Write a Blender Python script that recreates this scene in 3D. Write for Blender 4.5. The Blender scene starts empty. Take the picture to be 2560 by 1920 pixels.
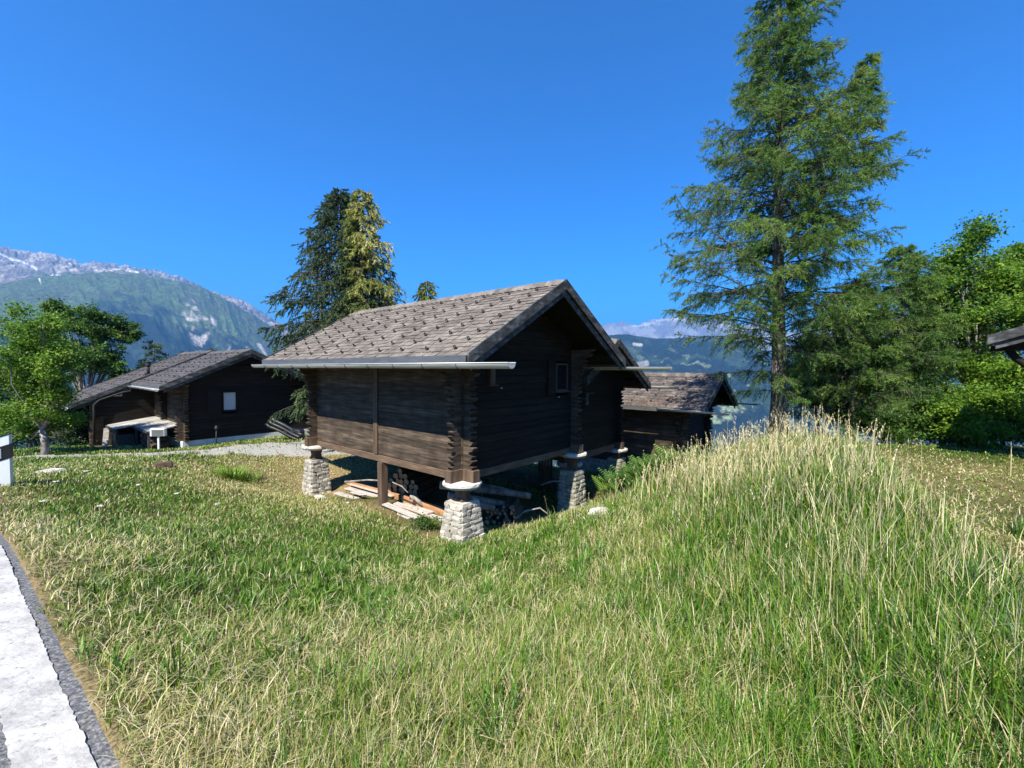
import bpy, math, random
import numpy as np
from mathutils import Vector, Matrix

rad = math.radians
random.seed(7)
RNG = np.random.default_rng(11)
S = bpy.context.scene
COL = S.collection

# ------------------------------------------------------------ camera
F = 1080.0                      # focal length in pixels of a 2560 wide picture
PITCH, ROLL = 0.034, 0.005
cp, sp, cr, sr = math.cos(PITCH), math.sin(PITCH), math.cos(ROLL), math.sin(ROLL)
DN = Vector((0, -sp, -cp)); FW = Vector((0, cp, -sp)); XR = Vector((1, 0, 0))
right = XR * cr - DN * sr
up = -(XR * sr + DN * cr)
cam = bpy.data.cameras.new('camera')
cam.sensor_width = 36; cam.lens = 36 * F / 2560
cam.clip_start = 0.05; cam.clip_end = 60000
camo = bpy.data.objects.new('camera', cam); COL.objects.link(camo)
M = Matrix((right, up, -FW)).transposed().to_4x4()
camo.matrix_world = M
S.camera = camo

def at(px, py, Y):
    """world point seen at pixel (2560x1920) px,py at distance Y forward"""
    x2, y2 = (px - 1280) / F, (py - 960) / F
    x = x2 * cr + y2 * sr; y = -x2 * sr + y2 * cr
    d = XR * x + DN * y + FW
    return d * (Y / d.y)

# ------------------------------------------------------------ light
SUN = Vector((-0.358, -0.810, 1.14)).normalized()
EL = math.asin(SUN.z); AZ = math.atan2(SUN.x, SUN.y)
sl = bpy.data.lights.new('sun', 'SUN'); sl.energy = 5.0; sl.angle = rad(0.5); sl.color = (1, .935, .79)
so = bpy.data.objects.new('sun', sl); COL.objects.link(so)
so.rotation_euler = (-SUN).to_track_quat('-Z', 'Y').to_euler(); so.location = (0, 0, 60)
W = bpy.data.worlds.new('World'); S.world = W; W.use_nodes = True
nt = W.node_tree
bg = nt.nodes['Background']
sky = nt.nodes.new('ShaderNodeTexSky'); sky.sky_type = 'NISHITA'; sky.sun_disc = False
sky.sun_elevation = EL; sky.sun_rotation = AZ
sky.altitude = 1500; sky.air_density = 1.0; sky.dust_density = 0.15; sky.ozone_density = 4.5
hs = nt.nodes.new('ShaderNodeHueSaturation'); hs.inputs['Saturation'].default_value = 1.5
hs.inputs['Value'].default_value = 1.35
gm = nt.nodes.new('ShaderNodeGamma'); gm.inputs[1].default_value = 1.45
nt.links.new(sky.outputs[0], gm.inputs[0]); nt.links.new(gm.outputs[0], hs.inputs['Color'])
nt.links.new(hs.outputs[0], bg.inputs['Color']); bg.inputs['Strength'].default_value = 0.045
S.view_settings.view_transform = 'Standard'; S.view_settings.look = 'None'
S.view_settings.exposure = 1.28; S.view_settings.gamma = 1
S.cycles.max_bounces = 6; S.cycles.diffuse_bounces = 3; S.cycles.glossy_bounces = 2
S.cycles.transmission_bounces = 4; S.cycles.transparent_max_bounces = 8; S.cycles.volume_bounces = 0

# ------------------------------------------------------------ noise
def _h(i, j, s):
    n = (i.astype(np.int64) * 374761393 + j.astype(np.int64) * 668265263 + s * 974711) & 0x7fffffff
    n = ((n ^ (n >> 13)) * 1274126177) & 0x7fffffff
    return ((n ^ (n >> 16)) & 0xffff) / 65535.0
def vn(x, y, s=0):
    xi = np.floor(x); yi = np.floor(y); fx = x - xi; fy = y - yi
    fx = fx * fx * (3 - 2 * fx); fy = fy * fy * (3 - 2 * fy)
    a = _h(xi, yi, s); b = _h(xi + 1, yi, s); c = _h(xi, yi + 1, s); d = _h(xi + 1, yi + 1, s)
    return (a * (1 - fx) + b * fx) * (1 - fy) + (c * (1 - fx) + d * fx) * fy
def fbm(x, y, o=4, s=0):
    t = 0; a = .5
    for k in range(o):
        t = t + a * vn(x, y, s + k * 17); x = x * 2.03; y = y * 2.03; a *= .5
    return t
def ss(a, b, x):
    t = np.clip((x - a) / (b - a), 0, 1); return t * t * (3 - 2 * t)

# ------------------------------------------------------------ materials
def N(nt, t, **k):
    n = nt.nodes.new(t)
    for a, b in k.items(): setattr(n, a, b)
    return n
def newmat(name):
    m = bpy.data.materials.new(name); m.use_nodes = True
    return m, m.node_tree, m.node_tree.nodes['Principled BSDF']
def ramp(nt, cols, pos=None):
    r = N(nt, 'ShaderNodeValToRGB'); e = r.color_ramp.elements
    n = len(cols); pos = pos or [i / (n - 1) for i in range(n)]
    while len(e) < n: e.new(.5)
    for i, c in enumerate(cols):
        e[i].position = pos[i]; e[i].color = (*c, 1)
    return r
def mixrgb(nt, typ, fac, a, b):
    m = N(nt, 'ShaderNodeMix', data_type='RGBA', blend_type=typ)
    L = nt.links
    for sock, v in ((m.inputs[0], fac), (m.inputs[6], a), (m.inputs[7], b)):
        if hasattr(v, 'is_output'): L.new(v, sock)
        elif isinstance(v, (int, float)): sock.default_value = v
        else: sock.default_value = (*v, 1)
    return m.outputs[2]
def mat(name, cols, sc=(4, 4, 4), isl=.25, rough=.8, bump=.3, bd=.01, det=6, spec=.25, pos=None, metal=0, fine=None, dist=0.0):
    """noise ramp x random per island brightness"""
    m, nt, p = newmat(name); L = nt.links
    tc = N(nt, 'ShaderNodeTexCoord'); mp = N(nt, 'ShaderNodeMapping'); mp.inputs['Scale'].default_value = sc
    L.new(tc.outputs['Object'], mp.inputs[0])
    g = N(nt, 'ShaderNodeNewGeometry')
    ad = N(nt, 'ShaderNodeVectorMath', operation='MULTIPLY_ADD'); ad.inputs[1].default_value = (9, 9, 9)
    cv = N(nt, 'ShaderNodeCombineXYZ')
    for i in range(3): L.new(g.outputs['Random Per Island'], cv.inputs[i])
    L.new(cv.outputs[0], ad.inputs[0]); L.new(mp.outputs[0], ad.inputs[2])
    nz = N(nt, 'ShaderNodeTexNoise'); nz.inputs['Scale'].default_value = 1; nz.inputs['Detail'].default_value = det
    nz.inputs['Roughness'].default_value = .65; nz.inputs['Distortion'].default_value = dist
    L.new(ad.outputs[0], nz.inputs['Vector'])
    r = ramp(nt, cols, pos or [.3 + .4 * i / (len(cols) - 1) for i in range(len(cols))])
    L.new(nz.outputs[0], r.inputs[0])
    mr = N(nt, 'ShaderNodeMapRange'); mr.inputs[3].default_value = 1 - isl; mr.inputs[4].default_value = 1 + isl
    L.new(g.outputs['Random Per Island'], mr.inputs[0])
    c = N(nt, 'ShaderNodeCombineColor')
    for i in range(3): L.new(mr.outputs[0], c.inputs[i])
    out = mixrgb(nt, 'MULTIPLY', 1.0, r.outputs[0], c.outputs[0])
    if fine:
        n2 = N(nt, 'ShaderNodeTexNoise'); n2.inputs['Scale'].default_value = fine[0]; n2.inputs['Detail'].default_value = 3
        L.new(tc.outputs['Object'], n2.inputs['Vector'])
        r2 = ramp(nt, [(fine[1],) * 3, (fine[2],) * 3], [.35, .65]); L.new(n2.outputs[0], r2.inputs[0])
        out = mixrgb(nt, 'MULTIPLY', 1.0, out, r2.outputs[0])
    L.new(out, p.inputs['Base Color'])
    p.inputs['Roughness'].default_value = rough; p.inputs['Specular IOR Level'].default_value = spec
    p.inputs['Metallic'].default_value = metal
    if bump:
        b = N(nt, 'ShaderNodeBump'); b.inputs['Strength'].default_value = bump; b.inputs['Distance'].default_value = bd
        L.new(nz.outputs[0], b.inputs['Height']); L.new(b.outputs[0], p.inputs['Normal'])
    return m
def leafmat(name, cols, pos=None, trans=.35, rough=.55, spec=.3):
    m, nt, p = newmat(name); L = nt.links
    a = N(nt, 'ShaderNodeAttribute', attribute_name='rnd')
    r = ramp(nt, cols, pos); L.new(a.outputs['Fac'], r.inputs[0])
    L.new(r.outputs[0], p.inputs['Base Color'])
    p.inputs['Roughness'].default_value = rough; p.inputs['Specular IOR Level'].default_value = spec
    t = N(nt, 'ShaderNodeBsdfTranslucent'); L.new(r.outputs[0], t.inputs['Color'])
    mx = N(nt, 'ShaderNodeMixShader'); mx.inputs[0].default_value = trans
    L.new(p.outputs[0], mx.inputs[1]); L.new(t.outputs[0], mx.inputs[2])
    L.new(mx.outputs[0], nt.nodes['Material Output'].inputs['Surface'])
    return m

MT = {}
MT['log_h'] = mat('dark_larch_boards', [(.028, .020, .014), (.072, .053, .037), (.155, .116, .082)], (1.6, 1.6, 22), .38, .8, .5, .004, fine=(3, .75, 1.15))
MT['log_shaded'] = mat('shade_darkened_larch_boards', [(.005, .0038, .003), (.013, .0095, .007), (.027, .02, .014)], (1.6, 1.6, 22), .35, .8, .5, .004)  # larch boards again, colour darkened to paint in the shade on unlit timber
MT['post'] = mat('brown_post_wood', [(.045, .028, .019), (.10, .066, .044), (.17, .12, .082)], (12, 12, 1.2), .2, .75, .4, .004)
MT['beam'] = mat('sill_beam_wood', [(.07, .045, .03), (.125, .083, .055), (.20, .14, .095)], (2, 2, 16), .12, .75, .4, .004)
MT['trim'] = mat('weathered_barge_board', [(.022, .023, .024), (.06, .062, .063), (.16, .165, .165)], (2.5, 2.5, 9), .2, .8, .5, .004, fine=(9, .6, 1.3))
MT['slate'] = mat('weathered_shingle', [(.095, .079, .066), (.165, .142, .121), (.25, .222, .192)], (5, 5, 5), .2, .85, .6, .006, fine=(1.6, .82, 1.12))
MT['slate_dark'] = mat('dark_slate', [(.05, .045, .045), (.085, .078, .078), (.13, .12, .118)], (5, 5, 5), .3, .8, .5, .006)
MT['slate_moss'] = mat('needle_strewn_slate', [(.06, .052, .047), (.105, .09, .082), (.17, .145, .125)], (3, 3, 3), .35, .85, .5, .006)
MT['zinc'] = mat('zinc_gutter', [(.40, .40, .38), (.58, .58, .55), (.72, .71, .66)], (1.5, 1.5, 30), .05, .42, .1, .002, metal=.35, spec=.5)
MT['flash'] = mat('lead_flashing', [(.10, .105, .11), (.17, .175, .18)], (2, 2, 9), .1, .45, .1, .002, metal=.4, spec=.5)
MT['iron'] = mat('dark_iron', [(.015, .014, .013), (.03, .028, .026)], (9, 9, 9), .1, .6, .1, .002)
MT['stone'] = mat('pale_limestone', [(.26, .235, .18), (.44, .41, .34), (.62, .59, .52)], (7, 7, 7), .2, .9, .8, .012, fine=(2.6, .8, 1.12))
MT['stone_grey'] = mat('grey_green_stone', [(.17, .17, .13), (.30, .29, .23), (.42, .40, .33)], (7, 7, 7), .25, .9, .8, .012)
MT['mortar'] = mat('lime_mortar', [(.10, .092, .075), (.17, .16, .13), (.24, .225, .19)], (14, 14, 14), .05, .95, .9, .01)
MT['disc'] = mat('mushroom_stone', [(.32, .31, .27), (.50, .48, .43), (.62, .60, .55)], (6, 6, 12), .05, .9, .9, .012)
MT['glass'] = mat('window_glass', [(.006, .007, .008), (.012, .013, .015)], (1, 1, 1), 0, .25, 0, spec=.15)
MT['blind'] = mat('pale_window_blind', [(.40, .45, .46), (.48, .53, .54)], (2, 2, 2), 0, .35, 0, spec=.5)
MT['paint'] = mat('offwhite_render', [(.50, .50, .45), (.62, .62, .56), (.70, .70, .64)], (3, 3, 5), .03, .85, .2, .004)
MT['frame'] = mat('grey_window_frame', [(.045, .042, .037), (.09, .084, .075)], (5, 5, 9), .1, .7, .2, .002)
MT['metal_roof'] = mat('grey_fibre_sheet', [(.22, .22, .21), (.34, .33, .31), (.52, .51, .48)], (1.3, 1.3, 1.3), .1, .7, .2, .004, fine=(6, .85, 1.1))
MT['cut'] = mat('cut_log_end', [(.20, .12, .06), (.36, .24, .13), (.46, .33, .20)], (12, 12, 12), .25, .8, .3, .003)
MT['bark'] = mat('log_bark', [(.035, .024, .016), (.085, .06, .042), (.15, .11, .08)], (14, 14, 3), .25, .9, .9, .01)
MT['larchbark'] = mat('larch_bark', [(.05, .038, .03), (.16, .13, .11), (.38, .34, .30)], (16, 16, 4), .05, .95, 1.0, .03, pos=[.35, .52, .68])
MT['branchbark'] = mat('twig_bark', [(.05, .04, .03), (.11, .09, .075), (.2, .17, .14)], (9, 9, 9), .2, .9, .3, .005)
MT['palebark'] = mat('pale_limb_bark', [(.09, .08, .07), (.24, .22, .19), (.42, .39, .35)], (6, 6, 3), .1, .9, .5, .01)
MT['plank'] = mat('grey_old_plank', [(.20, .17, .15), (.38, .34, .31), (.55, .51, .48)], (2, 14, 14), .2, .85, .4, .004)
MT['newplank'] = mat('orange_fresh_timber', [(.28, .12, .05), (.42, .21, .10), (.52, .33, .20)], (2, 14, 14), .12, .75, .3, .003)
MT['white'] = mat('white_plastic', [(.68, .72, .72), (.78, .81, .80)], (4, 4, 2), 0, .4, .05, .002, spec=.5)
MT['black'] = mat('black_plastic', [(.008, .009, .010), (.018, .019, .021)], (4, 4, 4), .1, .4, .05, .002, spec=.4)
MT['reflector'] = mat('grey_reflector', [(.30, .36, .36), (.42, .48, .48)], (30, 30, 30), 0, .2, .1, .002, spec=.8)
MT['boxgrey'] = mat('grey_box_panel', [(.10, .105, .10), (.14, .145, .14)], (4, 4, 4), 0, .5, 0)
MT['rock'] = mat('field_rock', [(.30, .28, .24), (.48, .46, .42), (.62, .60, .56)], (5, 5, 5), .15, .9, .8, .02)
MT['brownrock'] = mat('brown_field_rock', [(.05, .03, .022), (.10, .062, .045), (.16, .11, .08)], (6, 6, 6), .1, .9, .8, .02)
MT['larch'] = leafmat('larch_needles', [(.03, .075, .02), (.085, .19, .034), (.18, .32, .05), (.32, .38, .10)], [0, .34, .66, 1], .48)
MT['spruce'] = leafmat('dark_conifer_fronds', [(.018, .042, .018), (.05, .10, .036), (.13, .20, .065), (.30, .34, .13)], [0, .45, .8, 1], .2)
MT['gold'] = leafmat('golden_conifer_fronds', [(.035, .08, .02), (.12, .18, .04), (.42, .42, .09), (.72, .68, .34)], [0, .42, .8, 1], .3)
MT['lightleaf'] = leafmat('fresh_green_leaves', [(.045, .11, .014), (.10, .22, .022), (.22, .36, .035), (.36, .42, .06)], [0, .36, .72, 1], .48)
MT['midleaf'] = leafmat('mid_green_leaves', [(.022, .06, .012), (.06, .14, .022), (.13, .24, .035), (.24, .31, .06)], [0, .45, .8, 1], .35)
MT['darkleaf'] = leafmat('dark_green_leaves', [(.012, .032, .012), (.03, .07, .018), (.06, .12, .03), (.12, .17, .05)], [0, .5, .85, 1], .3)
MT['grass'] = leafmat('meadow_blades', [(.022, .065, .005), (.065, .165, .009), (.16, .285, .016), (.25, .27, .045), (.40, .335, .15), (.66, .585, .36)], [0, .26, .48, .60, .78, 1], .2, .45, .4)
MT['seed'] = leafmat('straw_stalks', [(.32, .26, .11), (.54, .46, .23), (.78, .70, .46)], None, .25, .6)
MT['petal'] = leafmat('white_petals', [(.75, .76, .70), (.85, .85, .8)], None, .3)

# ------------------------------------------------------------ mesh helpers
def tag(o, label=None, cat=None, group=None, kind=None):
    if label: o['label'] = label
    if cat: o['category'] = cat
    if group: o['group'] = group
    if kind: o['kind'] = kind
    return o
def link(name, me, mats, parent=None):
    o = bpy.data.objects.new(name, me); COL.objects.link(o)
    for m in (mats if isinstance(mats, (list, tuple)) else [mats]): me.materials.append(MT[m] if isinstance(m, str) else m)
    if parent: o.parent = parent
    return o
def empty(name, loc, rz=0):
    o = bpy.data.objects.new(name, None); COL.objects.link(o); o.location = loc; o.rotation_euler = (0, 0, rz)
    o.empty_display_size = .2
    return o
def np_mesh(name, V, Fs, mats, parent=None, rnd=None, smooth=False, mi=None):
    """V (n,3); Fs list of int arrays (m,k)"""
    me = bpy.data.meshes.new(name)
    me.vertices.add(len(V)); me.vertices.foreach_set('co', np.ascontiguousarray(V, dtype=np.float32).ravel())
    if not isinstance(Fs, list): Fs = [Fs]
    Fs = [f for f in Fs if len(f)]
    tot = np.concatenate([np.full(len(f), f.shape[1], np.int32) for f in Fs])
    idx = np.concatenate([f.ravel() for f in Fs]).astype(np.int32)
    st = np.concatenate([[0], np.cumsum(tot)[:-1]]).astype(np.int32)
    me.loops.add(len(idx)); me.loops.foreach_set('vertex_index', idx)
    me.polygons.add(len(tot)); me.polygons.foreach_set('loop_start', st); me.polygons.foreach_set('loop_total', tot)
    if mi is not None: me.polygons.foreach_set('material_index', np.asarray(mi, np.int32))
    if smooth: me.polygons.foreach_set('use_smooth', np.ones(len(tot), bool))
    me.update(calc_edges=True)
    if rnd is not None:
        a = me.attributes.new('rnd', 'FLOAT', 'POINT'); a.data.foreach_set('value', np.ascontiguousarray(rnd, dtype=np.float32))
    return link(name, me, mats, parent)

class MB:
    def __init__(s): s.v = []; s.f = []; s.mi = []; s.sm = []
    def add(s, vs, fs, mi=0, sm=False):
        b = len(s.v); s.v += [tuple(p) for p in vs]
        for f in fs: s.f.append(tuple(b + i for i in f)); s.mi.append(mi); s.sm.append(sm)
    def box(s, x0, x1, y0, y1, z0, z1, mi=0, jit=0):
        P = [(x, y, z) for z in (z0, z1) for x, y in ((x0, y0), (x1, y0), (x1, y1), (x0, y1))]
        if jit: P = [tuple(c + random.uniform(-jit, jit) for c in p) for p in P]
        s.add(P, [(0, 3, 2, 1), (4, 5, 6, 7), (0, 1, 5, 4), (1, 2, 6, 5), (2, 3, 7, 6), (3, 0, 4, 7)], mi)
    def obox(s, a, b, w, h, upv=(0, 0, 1), mi=0):
        """box from a to b, width w (sideways) height h (along up)"""
        a = Vector(a); b = Vector(b); d = (b - a).normalized(); u = Vector(upv)
        sd = d.cross(u).normalized() * w / 2; u = sd.cross(d).normalized() * h / 2
        P = [p + i * sd + j * u for p in (a, b) for i, j in ((-1, -1), (1, -1), (1, 1), (-1, 1))]
        s.add(P, [(0, 1, 2, 3), (7, 6, 5, 4), (0, 4, 5, 1), (1, 5, 6, 2), (2, 6, 7, 3), (3, 7, 4, 0)], mi)
    def prism(s, poly, off, mi=0):
        n = len(poly); off = Vector(off); P = [Vector(p) for p in poly]
        Q = [p + off for p in P]
        s.add(P + Q, [tuple(range(n))[::-1], tuple(range(n, 2 * n))] + [(i, (i + 1) % n, n + (i + 1) % n, n + i) for i in range(n)], mi)
    def tube(s, pts, rs, n=8, mi=0, cap=True, capmi=None, sm=True):
        pts = [Vector(p) for p in pts]; V = []
        if not isinstance(rs, (list, tuple)): rs = [rs] * len(pts)
        d0 = (pts[1] - pts[0]).normalized(); ref = Vector((0, 0, 1)) if abs(d0.z) < .9 else Vector((1, 0, 0))
        sx = d0.cross(ref).normalized()
        for i, p in enumerate(pts):
            d = (pts[min(i + 1, len(pts) - 1)] - pts[max(i - 1, 0)]).normalized()
            sx = (sx - d * sx.dot(d)).normalized(); sy = d.cross(sx)
            for k in range(n):
                a = 2 * math.pi * k / n; V.append(p + (sx * math.cos(a) + sy * math.sin(a)) * rs[i])
        Fq = [(i * n + k, i * n + (k + 1) % n, (i + 1) * n + (k + 1) % n, (i + 1) * n + k) for i in range(len(pts) - 1) for k in range(n)]
        b = len(s.v); s.add(V, Fq, mi, sm)
        if cap:
            cm = mi if capmi is None else capmi
            s.f.append(tuple(b + k for k in range(n))[::-1]); s.mi.append(cm); s.sm.append(False)
            m = (len(pts) - 1) * n
            s.f.append(tuple(b + m + k for k in range(n))); s.mi.append(cm); s.sm.append(False)
    def lathe(s, prof, c, n=20, mi=0, jit=0, sm=False, sq=0):
        V = []
        for r, z in prof:
            for k in range(n):
                a = 2 * math.pi * k / n; rr = r + (random.uniform(-jit, jit) if jit else 0)
                V.append((c[0] + rr * math.cos(a), c[1] + rr * math.sin(a), c[2] + z + (random.uniform(-jit, jit) * .5 if jit else 0)))
        m = len(prof)
        Fq = [(i * n + k, i * n + (k + 1) % n, (i + 1) * n + (k + 1) % n, (i + 1) * n + k) for i in range(m - 1) for k in range(n)]
        s.add(V, Fq + [tuple(range(n))[::-1], tuple((m - 1) * n + k for k in range(n))], mi, sm)
    def rock(s, c, r, jit=.12, rz=0, sq=.55, mi=0, sm=False):
        c = Vector(c); V = []; ix = {}
        cz, sz = math.cos(rz), math.sin(rz)
        for i in (-1, 0, 1):
            for j in (-1, 0, 1):
                for k in (-1, 0, 1):
                    if i == j == k == 0: continue
                    p = Vector((i, j, k)); l = p.length; p = p / (l ** sq)
                    p = Vector([q + random.uniform(-jit, jit) for q in p])
                    p = Vector((p.x * r[0], p.y * r[1], p.z * r[2])); p = Vector((p.x * cz - p.y * sz, p.x * sz + p.y * cz, p.z))
                    ix[(i, j, k)] = len(V); V.append(c + p)
        Fq = []
        for ax in range(3):
            for sgn in (-1, 1):
                a, b = [(1, 2), (2, 0), (0, 1)][ax]
                for p in (-1, 0):
                    for q in (-1, 0):
                        def key(m, n2):
                            t = [0, 0, 0]; t[ax] = sgn; t[a] = m; t[b] = n2; return ix[tuple(t)]
                        f = [key(p, q), key(p + 1, q), key(p + 1, q + 1), key(p, q + 1)]
                        Fq.append(tuple(f if sgn > 0 else f[::-1]))
        s.add(V, Fq, mi, sm)
    def build(s, name, mats, parent=None, off=(0, 0, 0), bevel=0):
        me = bpy.data.meshes.new(name)
        ox, oy, oz = off
        me.from_pydata([(x - ox, y - oy, z - oz) for x, y, z in s.v], [], s.f)
        me.polygons.foreach_set('material_index', s.mi); me.polygons.foreach_set('use_smooth', s.sm)
        me.update()
        o = link(name, me, mats, parent)
        if bevel:
            b = o.modifiers.new('bevel', 'BEVEL'); b.width = bevel; b.segments = 1; b.limit_method = 'ANGLE'
        return o

# ------------------------------------------------------------ terrain
CP = [(0, 0, -1.6), (-3, -3, -1.6), (5, -4, -1.55), (-1.68, 1.68, -1.6), (-4.67, 3.89, -1.63), (-8.26, 7, -1.92), (-16, 12.5, -2.75),
      (-27, 22, -4.6), (-39, 35, -6.4), (-10, 0, -1.8), (1.5, 1.2, -1.62), (-2.5, -.5, -1.6), (-18, 5, -2.6), (-30, 10, -4.0), (-50, 30, -7), (-36, 44, -7.4),
      (0, 2.6, -1.84), (0, 4, -2.12), (0, 5.5, -2.42), (-.9, 6.9, -2.92), (-3, 5, -2.2), (-3, 8, -2.82), (-5, 11, -3.22), (-5.9, 6.5, -2.3),
      (-7.3, 10, -2.63), (-6, 9.5, -2.75), (-12, 13.2, -2.72), (-12.2, 16, -3.0), (-9.5, 18.5, -2.95), (-9, 14.5, -2.68), (-6, 14.5, -2.75), (-16, 15, -2.95), (-3, 16, -2.95),
      (-.85, 7.5, -2.97), (-1.64, 9.2, -3.03), (-2.94, 10.3, -3.03), (-4.54, 11.66, -3.1), (-1, 10.3, -3.2), (-.2, 8.6, -3.2), (1.5, 10.2, -3.4), (-2, 13, -3.3), (.1, 7.0, -2.74), (.78, 7.1, -2.52), (1.5, 7.5, -2.42), (1.2, 6, -2.2), (2.4, 8.6, -2.6), (3.2, 10, -2.75), (3, 12.5, -3.1),
      (5.7, 14.5, -3.5), (7, 16, -3.6), (4.37, 6.4, -1.52), (2.7, 6, -1.92), (3.6, 5, -1.5), (5.5, 8, -1.52), (3.4, 8, -2.1), (6.9, 11, -1.8), (8.5, 9, -1.72), (12.5, 11, -1.95), (4.6, 4, -1.85), (6.3, 5.5, -1.86), (3.4, 2.2, -1.7), (2, 3.5, -1.85),
      (7.3, 8.6, -1.66), (9, 3, -1.8), (14, 5, -1.8), (20, 12, -2.2), (12, 18, -3.6), (6, 24, -6.5), (-1, 28, -7), (-12, 27, -5), (-20, 20, -3.6), (22, 24, -5.5), (-8, 40, -10), (10, 40, -12), (-25, 40, -7.6), (30, 40, -10), (-10, -15, -1), (15, -15, -.8), (45, 5, -2), (-50, 0, -4)]
CPA = np.array(CP, float)
def _k(d2): return np.where(d2 > 1e-12, .5 * d2 * np.log(d2 + 1e-12), 0)
def _tps():
    P = CPA[:, :2]; n = len(P)
    K = _k(((P[:, None] - P[None]) ** 2).sum(-1)) + np.eye(n) * .06
    Q = np.hstack([np.ones((n, 1)), P]); A = np.zeros((n + 3, n + 3)); A[:n, :n] = K; A[:n, n:] = Q; A[n:, :n] = Q.T
    return np.linalg.solve(A, np.concatenate([CPA[:, 2], np.zeros(3)]))
TW = _tps()
def H0(x, y):
    x = np.asarray(x, float); y = np.asarray(y, float); sh = x.shape; x = x.ravel(); y = y.ravel()
    out = np.zeros(len(x))
    for a in range(0, len(x), 40000):
        xs, ys = x[a:a + 40000], y[a:a + 40000]
        d2 = (xs[:, None] - CPA[:, 0]) ** 2 + (ys[:, None] - CPA[:, 1]) ** 2
        out[a:a + 40000] = _k(d2) @ TW[:-3] + TW[-3] + TW[-2] * xs + TW[-1] * ys
    return out.reshape(sh)
def H(x, y):
    x = np.asarray(x, float); y = np.asarray(y, float)
    r = np.hypot(x, y)
    rn = np.minimum(r, 48) / np.maximum(r, 1e-6)
    near = H0(x * rn, y * rn)
    far = np.clip(near - np.clip(r - 45, 0, None) * (.05 + .33 * ss(-.5, .6, y / np.maximum(r, 1e-6))), -900, 260)
    far = far + np.where(y < 0, np.clip(r - 45, 0, 900) * .25 * np.clip(-y / np.maximum(r, 1e-6), 0, 1), 0)
    w = ss(40, 60, r)
    bumps = (fbm(x * 1.7, y * 1.7, 3, 5) - .45) * .05 * (1 - w) + w * (fbm(x * .02, y * .02, 4, 9) - .5) * np.clip((r - 60) * .12, 0, 40)
    return near * (1 - w) + far * w + bumps
def h(x, y): return float(H(np.array([x]), np.array([y]))[0])

def polydist(x, y, pts):
    best = np.full(np.shape(x), 1e9); sgn = np.zeros(np.shape(x))
    for (ax, ay), (bx, by) in zip(pts[:-1], pts[1:]):
        dx, dy = bx - ax, by - ay; L2 = dx * dx + dy * dy
        t = np.clip(((x - ax) * dx + (y - ay) * dy) / L2, 0, 1)
        qx, qy = ax + t * dx, ay + t * dy; d = np.hypot(x - qx, y - qy)
        c = (dx * (y - ay) - dy * (x - ax)) / math.sqrt(L2)
        u = d < best; best = np.where(u, d, best); sgn = np.where(u, np.sign(c), sgn)
    return best, sgn
ROAD_EDGE = [(9.1, -6.3), (-1.60, 1.78), (-4.60, 3.99), (-8.3, 6.72), (-16, 12.2), (-26, 20.5), (-34, 30), (-37, 37), (-35, 44), (-29, 52), (-20, 60)]
PATH = [(-15.6, 13.0), (-12.8, 13.7), (-10.5, 14.1), (-8.2, 14.5), (-6.0, 15.4), (-4.2, 17.2), (-2.2, 19.5)]
def road_sd(x, y):   # distance beyond the asphalt's edge, negative on the road
    d, s = polydist(x, y, ROAD_EDGE); return np.where(s > 0, -d, d) * -1
d_, s_ = polydist(np.array([-4.0]), np.array([0.0]), ROAD_EDGE); RS = s_[0]
def road_in(x, y):   # >0 inside road
    d, s = polydist(x, y, ROAD_EDGE); return np.where(s == RS, np.minimum(d, 5.6 - d), -d)
def path_in(x, y):
    d, s = polydist(x, y, PATH); wd = 1.0 + .5 * ss(-12, -7, x) ; return wd - d + (fbm(x * 1.9, y * 1.9, 4, 3) - .52) * 2.2

def polar(name, r0, r1, nr, t0, t1, nt_, zf, mats, attr=None, pw=1.0):
    """sheet in polar grid around the camera; t clockwise from +Y (degrees)"""
    if r0 > 0: R = r0 * (r1 / r0) ** (np.linspace(0, 1, nr) ** pw)
    T = np.radians(np.linspace(t0, t1, nt_))
    RR, TT = np.meshgrid(R, T, indexing='ij')
    X = RR * np.sin(TT); Y = RR * np.cos(TT); Z = zf(X, Y, RR, TT)
    V = np.stack([X, Y, Z], -1).reshape(-1, 3)
    i, j = np.meshgrid(np.arange(nr - 1), np.arange(nt_ - 1), indexing='ij')
    a = (i * nt_ + j).ravel()
    Fq = np.stack([a, a + 1, a + nt_ + 1, a + nt_], -1)[:, ::-1]
    return V, Fq, X, Y, Z

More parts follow.
